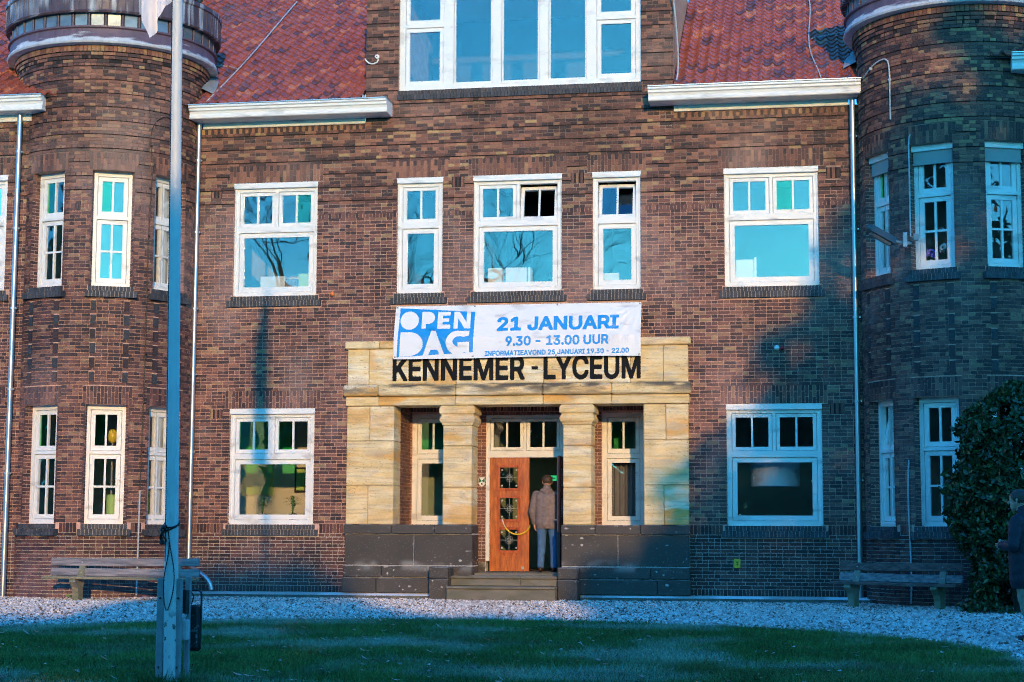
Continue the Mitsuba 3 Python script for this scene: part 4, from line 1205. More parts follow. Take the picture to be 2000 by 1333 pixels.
for x, z in ey:
    add(BAN, 'eyelet', lathe([(0.006, 0), (0.017, 0), (0.017, 0.004), (0.006, 0.004)], (0, 0), n=12) if False else boxes([(x - 0.014, x + 0.014, float(cloth_y(np.array([x]), np.array([z]))[0]) - 0.008, float(cloth_y(np.array([x]), np.array([z]))[0]) + 0.002, z - 0.014, z + 0.014)]), 'grey_metal')

# ------------------------------------------------------------------ flagpole in the lawn, with its flag
FY = -18.84
pole_x = lambda z: 0.467 - 0.0157 * z
FP = thing('flagpole', 'tall white painted flagpole with chipped foot standing in the lawn', 'flagpole')
zs = np.linspace(GZ - 0.1, 9.0, 24)
add(FP, 'mast', tube([(pole_x(z), FY, z) for z in zs], [0.054 - 0.0022 * z if z < 9 else 0.03 for z in np.maximum(zs, 0)], 20), 'pole_paint', smooth=40)
groove = [tube([(pole_x(z) - (0.046 - 0.002 * z) * 0.72, FY - (0.046 - 0.002 * z) * 0.78, z) for z in np.linspace(0.9, 8.9, 20)], 0.0085, 6), tube([(pole_x(z) - (0.046 - 0.002 * z) * 0.40, FY - (0.046 - 0.002 * z) * 0.98, z) for z in np.linspace(0.9, 8.9, 20)], 0.003, 6)]
add(FP, 'halyard_track', join(groove), 'black_rubber')
add(FP, 'side_board', rbox(0.352, 0.408, FY - 0.02, FY + 0.03, 0.02, 0.77, 0.004), 'grey_metal')
add(FP, 'side_board', rbox(0.506, 0.542, FY - 0.02, FY + 0.03, 0.02, 0.77, 0.004), 'grey_metal')
for x in (0.380, 0.524):
    for z in (0.10, 0.62):
        add(FP, 'bolt', tube([(x, FY - 0.028, z), (x, FY - 0.018, z)], 0.008, 8), 'black_paint')
add(FP, 'cap', trimesh.creation.icosphere(subdivisions=2, radius=0.05).apply_translation((pole_x(9.02), FY, 9.03)), 'galvanised', smooth=True)
RP = thing('rope', 'black halyard cord knotted round the flagpole and hanging down in a loop', 'rope')
x_ = pole_x(1.1)
rp = []
for z, ph in ((1.185, 0.0), (1.165, 0.5), (1.15, 1.1)):
    th = np.linspace(0, 2 * math.pi, 20)
    rp.append(tube(np.c_[pole_x(z) + 0.059 * np.cos(th), FY + 0.059 * np.sin(th), z + 0.03 * np.sin(th + ph)], 0.0055, 6))
add(RP, 'turns', join(rp), 'black_rubber')
kn = [tube(curve([(x_ - 0.045 + 0.02 * math.cos(a * 2.2 + s), FY - 0.062 - 0.012 * math.sin(3 * a), 1.10 + 0.07 * math.cos(a + s)) for a in np.linspace(0, 6.2, 9)], 30), 0.006, 6) for s in (0, 1.0, 2.2)]
add(RP, 'knot', join(kn), 'black_rubber')
add(RP, 'loop', tube(curve([(x_ - 0.01, FY - 0.062, 1.15), (x_ + 0.0, FY - 0.064, 0.95), (x_ - 0.025, FY - 0.064, 0.62), (x_ + 0.0, FY - 0.064, 0.53), (x_ + 0.03, FY - 0.064, 0.60), (x_ + 0.027, FY - 0.064, 0.95), (x_ - 0.005, FY - 0.062, 1.15)], 50), 0.0042, 6), 'black_rubber')
# flag: limp cloth hanging from the masthead
FL = thing('flag', 'limp white flag hanging down beside the top of the flagpole', 'flag')
nu, nv = 44, 60
U, V = np.meshgrid(np.linspace(0, 1, nu), np.linspace(0, 1, nv))
zt = 8.6
def flag_pt(U, V):
    low = np.where(U < 0.72, 5.02 + 0.10 * (0.72 - U) / 0.72 + 0.0, 5.02 + 0.55 * ((U - 0.72) / 0.28))
    z = zt - V * (zt - low)
    w = 0.30 + 0.04 * np.sin(V * 3)
    x = pole_x(z) - 0.045 - (w * (1 - np.abs(U * 2 - 1) ** 1.5 * 0.0) * (1 - U)) * (0.35 + 0.65 * np.clip(V * 3, 0, 1))
    y = FY + 0.05 * np.sin(U * 13 + V * 2.2) * (0.4 + V) + 0.02 * np.sin(U * 29 + V * 5)
    return np.stack([x, y, z], -1)
zb = 5.02 + np.where(U < 0.28, 0.10 * (0.28 - U) / 0.28 * 2.2, 0.0) + np.where(U > 0.28, 0.36 * ((U - 0.28) / 0.72) ** 1.2, 0.0)
Z = zt - V * (zt - zb)
wdt = 0.255 + 0.015 * np.sin(V * 9)
X = pole_x(Z) - 0.04 - wdt * (1 - U) * np.clip(0.3 + V * 2.2, 0, 1)
Y = FY + 0.045 * np.sin(U * 12 + V * 3.0) * (0.5 + 0.5 * V) + 0.016 * np.sin(U * 27 + V * 8)
v = np.stack([X, Y, Z], -1).reshape(-1, 3)
q = np.array([[r * nu + c, r * nu + c + 1, (r + 1) * nu + c + 1, (r + 1) * nu + c] for r in range(nv - 1) for c in range(nu - 1)])
add(FL, 'cloth', (v, np.vstack([q[:, [0, 1, 2]], q[:, [0, 2, 3]]])), 'flag_cloth', smooth=True)
# service post with its little cabinet, and the black framed case leaning there
SPO = thing('service_post', 'slim grey post with a pale electricity box beside the flagpole', 'post')
add(SPO, 'post', rbox(0.518, 0.556, FY + 0.14, FY + 0.18, GZ, 0.78, 0.004), 'grey_metal')
add(SPO, 'switch_box', rbox(0.520, 0.572, FY + 0.05, FY + 0.12, 0.30, 0.455, 0.006), 'galvanised')
add(SPO, 'conduit', tube([(0.535, FY + 0.09, 0.455), (0.535, FY + 0.09, 0.475), (0.535, FY + 0.13, 0.49)], 0.008, 8), 'galvanised')
add(SPO, 'junction', rbox(0.522, 0.556, FY + 0.07, FY + 0.138, 0.50, 0.68, 0.004), 'black_paint')
scene['mottled_black'] = {'type': 'twosided', 'bsdf': {'type': 'principled', 'roughness': 0.45, 'base_color': proc(lambda p, n, uv: mix((0.010, 0.011, 0.014), (0.13, 0.12, 0.12), smoothstep(0.58, 0.68, fbm(p.x * 60, p.y * 60, p.z * 60, 3)) * smoothstep(0.52, 0.40, p.z)))}}
CS = thing('framed_case', 'black flaking case in a rounded tube frame fixed right of the flagpole', 'case')
CY = FY + 0.22
def rounded(c0, c1, z0, z1, r, y):
    return np.array([(cx + r * math.cos(t), y, cz + r * math.sin(t)) for cx, cz, t0 in ((c1 - r, z0 + r, -90), (c1 - r, z1 - r, 0), (c0 + r, z1 - r, 90), (c0 + r, z0 + r, 180)) for t in np.radians(np.linspace(t0, t0 + 90, 6))] + [(c1 - r, y, z0)])
add(CS, 'tube_frame', tube(rounded(0.525, 0.622, 0.215, 0.675, 0.03, CY), 0.0085, 8), 'black_paint', smooth=40)
add(CS, 'case', rbox(0.525, 0.608, CY - 0.03, CY + 0.07, 0.225, 0.56, 0.012), 'mottled_black')
add(CS, 'cable_loop', tube(curve([(0.535, CY, 0.56), (0.555, CY, 0.61), (0.548, CY, 0.65), (0.53, CY, 0.66)], 16), 0.005, 6), 'black_rubber')
add(CS, 'lens_cap', rbox(0.53, 0.60, CY - 0.045, CY - 0.03, 0.50, 0.55, 0.004), 'black_paint')

# ------------------------------------------------------------------ benches
def bench(label, p0, p1, m1, m2, ms, seat_m, tops):
    """p0, p1: feet of the two supports on the ground"""
    k = thing('park_bench', label, 'bench', 'benches by the towers')
    p0, p1 = np.array(p0), np.array(p1)
    ex = (p1 - p0) / np.linalg.norm(p1 - p0); ey = np.array([-ex[1], ex[0]])
    L = np.linalg.norm(p1 - p0); mid = (p0 + p1) / 2
    def M(p):   # local: x along, y back (towards the wall), z up
        q = mid + p[:, :1] * ex + p[:, 1:2] * ey
        return np.c_[q, p[:, 2] + GZ]
    half = tops / 2
    off = -0.10 if tops > 2.5 else 0.0
    def slat(x0, x1, y0, y1, z0, z1, tilt, name_, m):
        v, f = rbox(x0, x1, y0, y1, z0, z1, 0.006)
        v = np.array(v) + [off, 0, 0]; c = np.array([0, (y0 + y1) / 2, (z0 + z1) / 2])
        a = math.radians(tilt); w = v - c
        w = np.c_[w[:, 0], w[:, 1] * math.cos(a) + w[:, 2] * math.sin(a), -w[:, 1] * math.sin(a) + w[:, 2] * math.cos(a)]
        vv = trimesh.remesh.subdivide_to_size(w + c, f, 0.4)
        v2 = vv[0].copy(); v2[:, 2] += 0.006 * np.sin(v2[:, 0] * 1.6 + z0 * 9)
        add(k, name_, (M(v2), vv[1]), m)
    slat(-half, half, 0.185, 0.23, 0.60, 0.735, 12, 'back_slat', m1)
    slat(-half + 0.01, half + 0.01, 0.15, 0.195, 0.42, 0.555, 12, 'back_slat', m2)
    slat(-half + 0.02, half + 0.05, -0.24, -0.10, 0.375, 0.42, -2, 'seat_slat', seat_m)
    slat(-half + 0.02, half + 0.05, -0.08, 0.08, 0.37, 0.415, -2, 'seat_slat', seat_m)
    for s in (-1, 1):
        x = s * L / 2
        prof = [(-0.09, -0.06), (0.10, -0.06), (0.105, 0.22), (0.15, 0.34), (0.27, 0.69), (0.22, 0.71), (0.12, 0.43), (0.08, 0.372), (-0.22, 0.372), (-0.235, 0.33), (-0.12, 0.24), (-0.08, 0.14)]
        m = trimesh.creation.extrude_polygon(sg.Polygon(prof).buffer(0.012).buffer(-0.006), 0.11, engine='earcut'); v = np.asarray(m.vertices)
        add(k, 'leg', (M(np.c_[x - 0.055 + v[:, 2], v[:, 0], v[:, 1]]), np.asarray(m.faces)), ms)
    for x in (-L / 2, L / 2):
        for y, z in ((0.172, 0.665), (0.138, 0.49)):
            add(k, 'bolt', trimesh.creation.icosphere(subdivisions=1, radius=0.011).apply_translation(M(np.array([[x, y, z]]))[0]), 'galvanised')
bench('weathered grey park bench against the sunlit tower behind the flagpole', (-7.30, -2.75), (-5.55, -2.75), 'bench_wood', 'bench_wood', 'mossy_concrete', 'bench_seat', 2.72)
bench('dark brown park bench on concrete legs in the shade beside the holly', (5.93, -1.95), (7.27, -2.62), 'bench_wood_dark', 'bench_wood', 'mossy_concrete', 'bench_wood_dark', 2.15)

# ------------------------------------------------------------------ people
def hull(bones, res, it=8):
    """bones: chains of (point, radius); one smooth surface"""
    tot = None
    for ch in bones:
        for (a, ra), (b, rb) in zip(ch[:-1], ch[1:]):
            s1 = trimesh.creation.icosphere(subdivisions=2, radius=ra).vertices + np.array(a)
            s2 = trimesh.creation.icosphere(subdivisions=2, radius=rb).vertices + np.array(b)
            m = m3.Manifold.hull_points(np.vstack([s1, s2]))
            tot = m if tot is None else tot + m
    tot = tot.refine_to_length(res)
    g = tot.to_mesh()
    t = trimesh.Trimesh(np.array(g.vert_properties[:, :3]), np.array(g.tri_verts), process=True)
    trimesh.smoothing.filter_taubin(t, iterations=it)
    return t


def wrinkle(t, amp, fq, seed=1):
    v = np.array(t.vertices)
    n = np.array(t.vertex_normals)
    return v + n * (amp * (meshkit.fbm(v * np.array(fq), 3, seed) - 0.5))[:, None], np.array(t.faces)


def ell(c, r, n=3):
    m = trimesh.creation.icosphere(subdivisions=n, radius=1.0)
    return np.array(m.vertices) * np.array(r) + np.array(c), np.array(m.faces)


def hand(wr, d, side, curl=0.6, up=np.array([0, 0, 1.0])):
    """bones of a hand: wrist point, direction of the fingers, side vector towards the thumb"""
    d = d / np.linalg.norm(d); side = side / np.linalg.norm(side)
    nrm = np.cross(d, side)
    out = []
    for i, (o, L) in enumerate(((0.030, 0.074), (0.010, 0.082), (-0.010, 0.076), (-0.029, 0.060))):
        b = wr + d * 0.085 + side * o
        out.append([(wr + side * o * 0.6, 0.020), (b, 0.013)])
        p1 = b + d * L * 0.45 + nrm * L * 0.22 * curl
        p2 = p1 + d * L * 0.30 * (1 - 0.4 * curl) + nrm * L * 0.33 * curl
        p3 = p2 + d * L * 0.16 * (1 - curl) + nrm * L * 0.24 * curl
        out.append([(b, 0.0095), (p1, 0.009), (p2, 0.0085), (p3, 0.0075)])
    t0 = wr + d * 0.03 + side * 0.030
    out.append([(wr + d * 0.01 + side * 0.012, 0.018), (t0, 0.013), (t0 + d * 0.035 + side * 0.022, 0.0105), (t0 + d * 0.062 + side * 0.020 + nrm * 0.012, 0.0095)])
    return out


def person(label, base, yaw, H, J, mats, pose):
    k = thing('person', label, 'person')
    ca, sa = math.cos(yaw), math.sin(yaw)
    def W(v):  # local: x right of the person, y ahead, z up
        v = np.asarray(v) * (H / 1.78)
        return np.c_[base[0] + v[:, 0] * ca - v[:, 1] * sa, base[1] + v[:, 0] * sa + v[:, 1] * ca, base[2] + v[:, 2]]
    head = np.array(pose['head']); hy = pose.get('head_yaw', 0.0)
    hc, hs = math.cos(hy), math.sin(hy)
    R = lambda v: np.asarray(v) @ np.array([[hc, hs, 0], [-hs, hc, 0], [0, 0, 1]]) + head
    # head: skull, jaw, nose, ears
    hb = [[(R([[0, -0.018, 0.03]])[0], 0.088), (R([[0, 0.022, 0.035]])[0], 0.083)], [(R([[0, 0.03, -0.02]])[0], 0.068), (R([[0, 0.055, -0.085]])[0], 0.034)], [(R([[0, -0.02, 0.0]])[0], 0.08), (R([[0, 0.05, -0.06]])[0], 0.05)],
          [(R([[0, 0.095, 0.012]])[0], 0.010), (R([[0, 0.118, -0.022]])[0], 0.014)], [(R([[0, 0.088, -0.055]])[0], 0.013), (R([[0, 0.080, -0.058]])[0], 0.02)], [(R([[0.03, 0.085, 0.028]])[0], 0.012), (R([[-0.03, 0.085, 0.028]])[0], 0.012)]]
    for s in (-1, 1):
        hb.append([(R([[s * 0.083, -0.004, 0.018]])[0], 0.013), (R([[s * 0.090, -0.018, 0.022]])[0], 0.012), (R([[s * 0.083, -0.006, -0.025]])[0], 0.009)])
    neck = [[(head + [0, -0.02, -0.03], 0.058), (np.array(pose['neck']), 0.062), (np.array(pose['chest']), 0.085)]]
    limbs = []
    for s in ('l', 'r'):
        sh, el, wr = (np.array(pose[s + q]) for q in ('_sh', '_el', '_wr'))
        limbs.append([(sh, 0.055), (el, 0.042), (wr, 0.029)])
        hp, kn, an, toe = (np.array(pose[s + q]) for q in ('_hip', '_kn', '_an', '_toe'))
        limbs.append([(hp, 0.08), (kn, 0.056), (an, 0.038)]); limbs.append([(an, 0.038), (toe, 0.03)])
        limbs.append([(np.array(pose['chest']), 0.085), (sh, 0.05)]); limbs.append([(np.array(pose['pelvis']), 0.09), (hp, 0.07)])
        limbs += hand(wr, pose[s + '_hd'], pose[s + '_th'], pose.get('curl', 0.6))
    limbs.append([(np.array(pose['chest']), 0.095), (np.array(pose['pelvis']), 0.09)])
    body = hull(hb + neck + limbs, 0.012, 6)
    add(k, 'body', (W(body.vertices), np.array(body.faces)), 'skin', smooth=True)
    for s in (-1, 1):
        e = ell(R([[s * 0.032, 0.088, 0.014]])[0], (0.012, 0.008, 0.008), 2)
        add(k, 'eye', (W(e[0]), e[1]), 'galvanised', smooth=True)
    # hair
    hv, hf = ell((0, -0.014, 0.042), pose.get('hair', (0.100, 0.112, 0.098)), 4)
    keep_ = hv[:, 1] * pose.get('hair_cut', (1, 0.6))[0] - hv[:, 2] * 0.95 < pose.get('hair_cut', (1, 0.6))[1] * 0.0 + pose.get('hair_line', 0.012)
    hv = hv + 0.006 * (meshkit.noise(hv * 90, 3) - 0.5)[:, None]
    fm = keep_[hf].all(1)
    add(k, 'hair', (W(R(hv)), hf[fm]), 'hair_brown', smooth=True)
    # jacket
    jb = []
    c, p, n = np.array(pose['chest']), np.array(pose['pelvis']), np.array(pose['neck'])
    hem = np.array(pose['hem'])
    wch, wpe = pose.get('w', (0.135, 0.125))
    for sx in (-1, 1):
        jb.append([(c + [sx * 0.085, 0, 0.02], wch * 0.92), (c * 0.5 + p * 0.5 + [sx * 0.075, 0, 0], wpe), (hem + [sx * 0.075, 0, 0.05], wpe * 0.98), (hem + [sx * 0.07, 0, 0.0], wpe * 0.92)])
    jb.append([(c + [-0.085, 0, 0.02], wch * .92), (c + [0.085, 0, 0.02], wch * .92)])
    md = c * 0.5 + p * 0.5
    jb.append([(md + [-0.075, 0, 0], wpe), (md + [0.075, 0, 0], wpe)]); jb.append([(p + [-0.07, 0, 0.03], wpe), (p + [0.07, 0, 0.03], wpe)])
    jb.append([(c + [0, -0.005, 0], wch), (md + [0, -0.01, 0], wpe * 1.04), (hem + [0, -0.01, 0.03], wpe * 1.06)])
    jb.append([(hem + [-0.07, 0, 0.03], wpe * .95), (hem + [0.07, 0, 0.03], wpe * .95)])
    jb.append([(c + [0, 0, 0.05], 0.12), (n + [0, -0.01, 0.0], 0.078), (n + [0, -0.005, 0.03], 0.072)])
    for s in ('l', 'r'):
        sh, el, wr = (np.array(pose[s + q]) for q in ('_sh', '_el', '_wr'))
        jb.append([(c + (sh - c) * 0.6, 0.09), (sh, 0.078), (el, 0.066), (el + (wr - el) * 0.88, 0.050)])
    if pose.get('hood'):
        jb.append([(n + [-0.075, -0.075, -0.035], 0.045), (n + [0, -0.105, -0.055], 0.055), (n + [0.075, -0.075, -0.035], 0.045)])
        jb.append([(n + [0, -0.10, -0.05], 0.055), (n + [0, -0.115, -0.12], 0.03)])
    jm = hull(jb, 0.018, 8)
    jv, jf = wrinkle(jm, 0.018, (9, 9, 16), 4)
    if pose.get('hood'):
        jv = jv + np.array(jm.vertex_normals) * (0.0045 * np.abs(np.sin(jv[:, 2] * math.pi / 0.105)) ** 0.5)[:, None]
    # open hem: cut the jacket off level
    kf = (jv[jf][:, :, 2] > hem[2] - 0.075).all(1)
    add(k, 'jacket', (W(jv), jf[kf]), mats['jacket'], smooth=True)
    # trousers
    tb = []
    for s in ('l', 'r'):
        hp, kn, an = (np.array(pose[s + q]) for q in ('_hip', '_kn', '_an'))
        tb.append([(p, 0.105), (hp + [0, -0.01, 0], 0.105), (hp * 0.45 + kn * 0.55, 0.085), (kn, 0.074), (kn * 0.3 + an * 0.7, 0.064), (an + [0, 0, 0.02], 0.066)])
    tm = hull(tb, 0.018, 8)
    tv_, tf_ = wrinkle(tm, 0.022, (8, 8, 14), 9)
    add(k, 'trousers', (W(tv_), tf_), mats['trousers'], smooth=True)
    for s in ('l', 'r'):
        an, toe = np.array(pose[s + '_an']), np.array(pose[s + '_toe'])
        sm = hull([[(an + [0, -0.035, -0.045], 0.042), (an + [0, 0.0, -0.03], 0.048), (toe + [0, 0, 0.008], 0.038)], [(an + [0, -0.03, -0.055], 0.036), (toe, 0.034)]], 0.012, 5)
        add(k, 'shoe', (W(sm.vertices), np.array(sm.faces)), 'shoe_leather', smooth=True)
    return k


# the visitor going in at the door, seen from behind
pm = dict(head=(-0.005, 0.03, 1.655), neck=(0, -0.005, 1.525), chest=(0, -0.01, 1.34), pelvis=(0, 0, 0.98), hem=(0, 0, 0.86), hood=True, head_yaw=0.35,
          l_sh=(-0.205, 0, 1.415), l_el=(-0.275, -0.02, 1.12), l_wr=(-0.245, 0.06, 0.885), l_hd=np.array([0.1, 0.12, -1.0]), l_th=np.array([0.1, 1.0, 0.1]),
          r_sh=(0.205, 0, 1.415), r_el=(0.27, 0.03, 1.13), r_wr=(0.25, 0.16, 0.93), r_hd=np.array([-0.05, 0.5, -0.9]), r_th=np.array([-0.3, 0.9, 0.3]),
          l_hip=(-0.10, 0, 0.93), l_kn=(-0.105, 0.02, 0.50), l_an=(-0.115, -0.03, 0.09), l_toe=(-0.125, 0.13, 0.035),
          r_hip=(0.10, 0, 0.93), r_kn=(0.115, 0.09, 0.51), r_an=(0.12, 0.07, 0.09), r_toe=(0.13, 0.23, 0.035), hair_line=0.03, w=(0.152, 0.143))
person('person in a grey brown hooded jacket and blue jeans stepping through the open door', (0.355, 1.10, 0.435), 0.0, 1.80, None, dict(jacket='jacket_grey', trousers='jeans'), pm)
pr = dict(head=(0.0, 0.06, 1.605), neck=(0, 0.015, 1.475), chest=(0, 0.0, 1.29), pelvis=(0, 0, 0.95), hem=(0, 0.0, 0.68), head_yaw=0.0,
          l_sh=(-0.20, 0.01, 1.37), l_el=(-0.30, 0.02, 1.09), l_wr=(-0.12, 0.24, 1.10), l_hd=np.array([0.9, 0.35, 0.1]), l_th=np.array([0, 0.3, 1.0]),
          r_sh=(0.20, 0.01, 1.37), r_el=(0.28, 0.04, 1.08), r_wr=(0.10, 0.25, 1.08), r_hd=np.array([-0.9, 0.35, 0.1]), r_th=np.array([0, 0.3, 1.0]),
          l_hip=(-0.10, 0, 0.90), l_kn=(-0.10, -0.02, 0.49), l_an=(-0.10, -0.11, 0.09), l_toe=(-0.11, 0.04, 0.035),
          r_hip=(0.10, 0, 0.90), r_kn=(0.11, -0.03, 0.49), r_an=(0.13, -0.13, 0.09), r_toe=(0.14, 0.03, 0.035), hair_line=0.028, w=(0.165, 0.16))
person('person in a dark navy coat and khaki trousers standing beside the holly', (7.66, -11.0, GZ - 0.02), math.radians(62), 1.76, None, dict(jacket='jacket_navy', trousers='trousers_khaki'), pr)

# ------------------------------------------------------------------ things on the walls
CL = thing('cable_lock', 'yellow curved cable lock hanging from the orange door leaf', 'lock')
cp = curve([(-0.53, 1.275, 1.42), (-0.49, 1.262, 1.29), (-0.42, 1.25, 1.20), (-0.30, 1.24, 1.135), (-0.17, 1.24, 1.135), (-0.06, 1.23, 1.19), (0.01, 1.20, 1.29)], 40)
add(CL, 'hose', tube(cp[8:], 0.0155, 10), 'yellow_plastic', smooth=40)
add(CL, 'cord', tube(cp[:10], 0.009, 8), 'banner_cloth', smooth=40)
SHD = thing('shield_sign', 'small green and white enamel shield on the brick beside the door', 'sign')
def shp(pts): return sg.Polygon([(-0.937 + a, 2.125 + b) for a, b in pts])
sh = [(-0.062, 0.085), (0.062, 0.085), (0.062, -0.03), (0.045, -0.065), (0.0, -0.095), (-0.045, -0.065), (-0.062, -0.03)]
add(SHD, 'plate', prism(shp(sh), YB - 0.012, YB - 0.004), 'white_paint')
add(SHD, 'field', prism(shp([(-0.056, 0.079), (-0.0, 0.012), (-0.056, -0.02)]), YB - 0.0145, YB - 0.0121), 'green_enamel')
add(SHD, 'field', prism(shp([(0.056, 0.079), (0.0, 0.012), (0.056, -0.02)]), YB - 0.0145, YB - 0.0121), 'green_enamel')
add(SHD, 'mark', prism(sg.Point(-0.937, 2.085).buffer(0.018), YB - 0.0145, YB - 0.0121), 'black_paint')
GS = thing('gas_sign', 'small yellow marker plate low on the brick plinth right of the porch', 'sign')
add(GS, 'plate', rbox(3.895, 4.005, -0.018, -0.008, 0.545, 0.705, 0.003), 'yellow_plastic')
add(GS, 'mark', prism(so.unary_union([sg.LineString([(3.925, 0.67), (3.95, 0.63), (3.975, 0.67)]).buffer(0.006), sg.LineString([(3.95, 0.63), (3.95, 0.58)]).buffer(0.006), sg.LineString([(3.92, 0.615), (3.98, 0.615)]).buffer(0.004)]), -0.0205, -0.0181), 'black_paint')


def lamp_dome(label, x, z, m, r=0.045):
    k = thing('signal_light', label, 'light')
    add(k, 'dome', tube([(x, -0.012, z), (x, -0.05, z), (x, -0.075, z), (x, -0.088, z)], [r, r, r * 0.8, r * 0.35], 14), m, smooth=60)
    add(k, 'base', tube([(x, -0.006, z), (x, -0.020, z)], r * 1.12, 14), 'grey_metal')
lamp_dome('small orange alarm dome under the left first floor window', -3.575, 5.615, 'orange_plastic', 0.042)
lamp_dome('white dome of the pair on the wall right of the banner', 4.695, 4.482, 'white_paint', 0.048)
lamp_dome('red dome of the pair on the wall right of the banner', 4.797, 4.480, 'red_plastic', 0.043)
CM = thing('sensor', 'small white round sensor with a curled cable beside the big top window', 'sensor')
add(CM, 'head', tube([(-2.765, -0.008, 10.165), (-2.765, -0.05, 10.165), (-2.765, -0.06, 10.165)], [0.042, 0.042, 0.028], 14), 'white_paint', smooth=50)
add(CM, 'lens', tube([(-2.765, -0.0605, 10.165), (-2.765, -0.066, 10.165)], 0.014, 10), 'black_paint')
add(CM, 'cable', tube(curve([(-3.0, -0.03, 10.14), (-2.94, -0.035, 10.06), (-2.85, -0.035, 10.03), (-2.77, -0.03, 10.06), (-2.745, -0.03, 10.12)], 24), 0.013, 8), 'white_paint', smooth=40)
# tube lamp on the shaded tower
TL = thing('wall_lamp', 'grey tubular lamp on a bracket sticking out from the shaded tower', 'lamp')
d_ = np.array([-0.50, -0.22, 0.26])
a_ = np.array([6.72, -1.80, 6.08])
dn = d_ / np.linalg.norm(d_)
e1 = np.cross(dn, [0, 0, 1.0]); e1 /= np.linalg.norm(e1); e2 = np.cross(e1, dn)
hd = []
for t_ in (0.0, 0.50):
    for q_, w_ in (((-0.105, -0.075), 0), ((0.105, -0.075), 0), ((0.07, 0.045), 0), ((-0.07, 0.045), 0)):
        hd.append(a_ + dn * t_ + e1 * q_[0] + e2 * q_[1])
hm = trimesh.convex.convex_hull(np.array(hd))
add(TL, 'hood', (np.asarray(hm.vertices), np.asarray(hm.faces)), 'lamp_grey')
add(TL, 'end_cap', tube([a_ + dn * 0.48 - e2 * 0.015, a_ + dn * 0.53 - e2 * 0.02, a_ + dn * 0.56 - e2 * 0.03], [0.075, 0.066, 0.02], 12), 'lamp_grey', smooth=40)
add(TL, 'diffuser', tube([a_ + dn * 0.05 - e2 * 0.08, a_ + dn * 0.45 - e2 * 0.08], 0.05, 12), 'cabinet_grey', smooth=40)
add(TL, 'bracket', join([tube([a_ + dn * 0.02, a_ + np.array([0.10, 0.06, -0.02])], 0.022, 8), tube([a_ + np.array([0.10, 0.06, -0.02]), tp(tcr, -34, 6.09, -0.02)], 0.03, 8), rbox(6.86, 6.93, -1.84, -1.78, 5.97, 6.22, 0.008)]), 'galvanised')
add(TL, 'junction_box', (lambda m: (m[0], m[1]))(rbox(7.04, 7.13, -1.68, -1.60, 6.10, 6.22, 0.01)), 'grey_metal')
add(TL, 'conduit', tube(curve([tp(tcr, -33, 6.2, 0.02), tp(tcr, -33, 6.9, 0.02), tp(tcr, -33, 7.5, 0.02), tp(tcr, -33, 7.8, 0.02), tp(tcr, -32.6, 7.92, 0.02), tp(tcr, -32, 7.97, 0.02)], 30), 0.013, 8), 'galvanised', smooth=40)

# ------------------------------------------------------------------ things seen through the windows
def exit_sign():
    k = thing('exit_sign', 'lit green exit sign inside the dark entrance hall', 'sign')
    add(k, 'box', rbox(0.02, 0.24, 3.60, 3.66, 2.20, 2.33, 0.004), 'grey_metal')
    s = mikit.ply(boxes([(0.03, 0.23, 3.594, 3.599, 2.21, 2.32)]), 'green_enamel'); s['emitter'] = {'type': 'area', 'radiance': rgb((0.01, 0.16, 0.055))}
    scene[name(k + '__screen')] = s
    add(k, 'arrow', prism(sg.Polygon([(0.05, 2.265), (0.09, 2.305), (0.09, 2.275), (0.15, 2.275), (0.15, 2.255), (0.09, 2.255), (0.09, 2.225)]), 3.588, 3.592), 'white_paint')
exit_sign()
DL = thing('drum_lampshade', 'large pale drum lampshade hanging in the right ground floor window', 'lampshade')
add(DL, 'shade', lathe([(0.44, 2.02), (0.45, 2.02), (0.45, 2.52), (0.44, 2.52), (0.44, 2.02)], (4.62, 0.95), n=40), 'banner_cloth', smooth=40)
add(DL, 'cord', tube([(4.62, 0.95, 2.5), (4.62, 0.95, 3.9)], 0.012, 6), 'black_rubber')
add(DL, 'cross_bar', boxes([(4.18, 5.06, 0.94, 0.96, 2.50, 2.515)]), 'grey_metal')
CU = thing('curtain', 'grey pleated curtain behind the glass right of the entrance', 'curtain')
xs = np.linspace(1.52, 2.12, 90)
cv = np.array([[x, 1.66 + 0.03 * math.sin(x * 62) + 0.012 * math.sin(x * 141 + z), z] for z in (1.0, 2.62) for x in xs]); n = len(xs)
mat('curtain_cloth', proc(lambda p, n, uv: mi.Color3f(0.20, 0.20, 0.21) * (0.8 + 0.4 * noise(p.x * 40, 0, p.z))), 0.85)
add(CU, 'cloth', (cv, np.array([q for i in range(n - 1) for q in ([i, i + 1, n + i + 1], [i, n + i + 1, n + i])])), 'curtain_cloth', smooth=True)


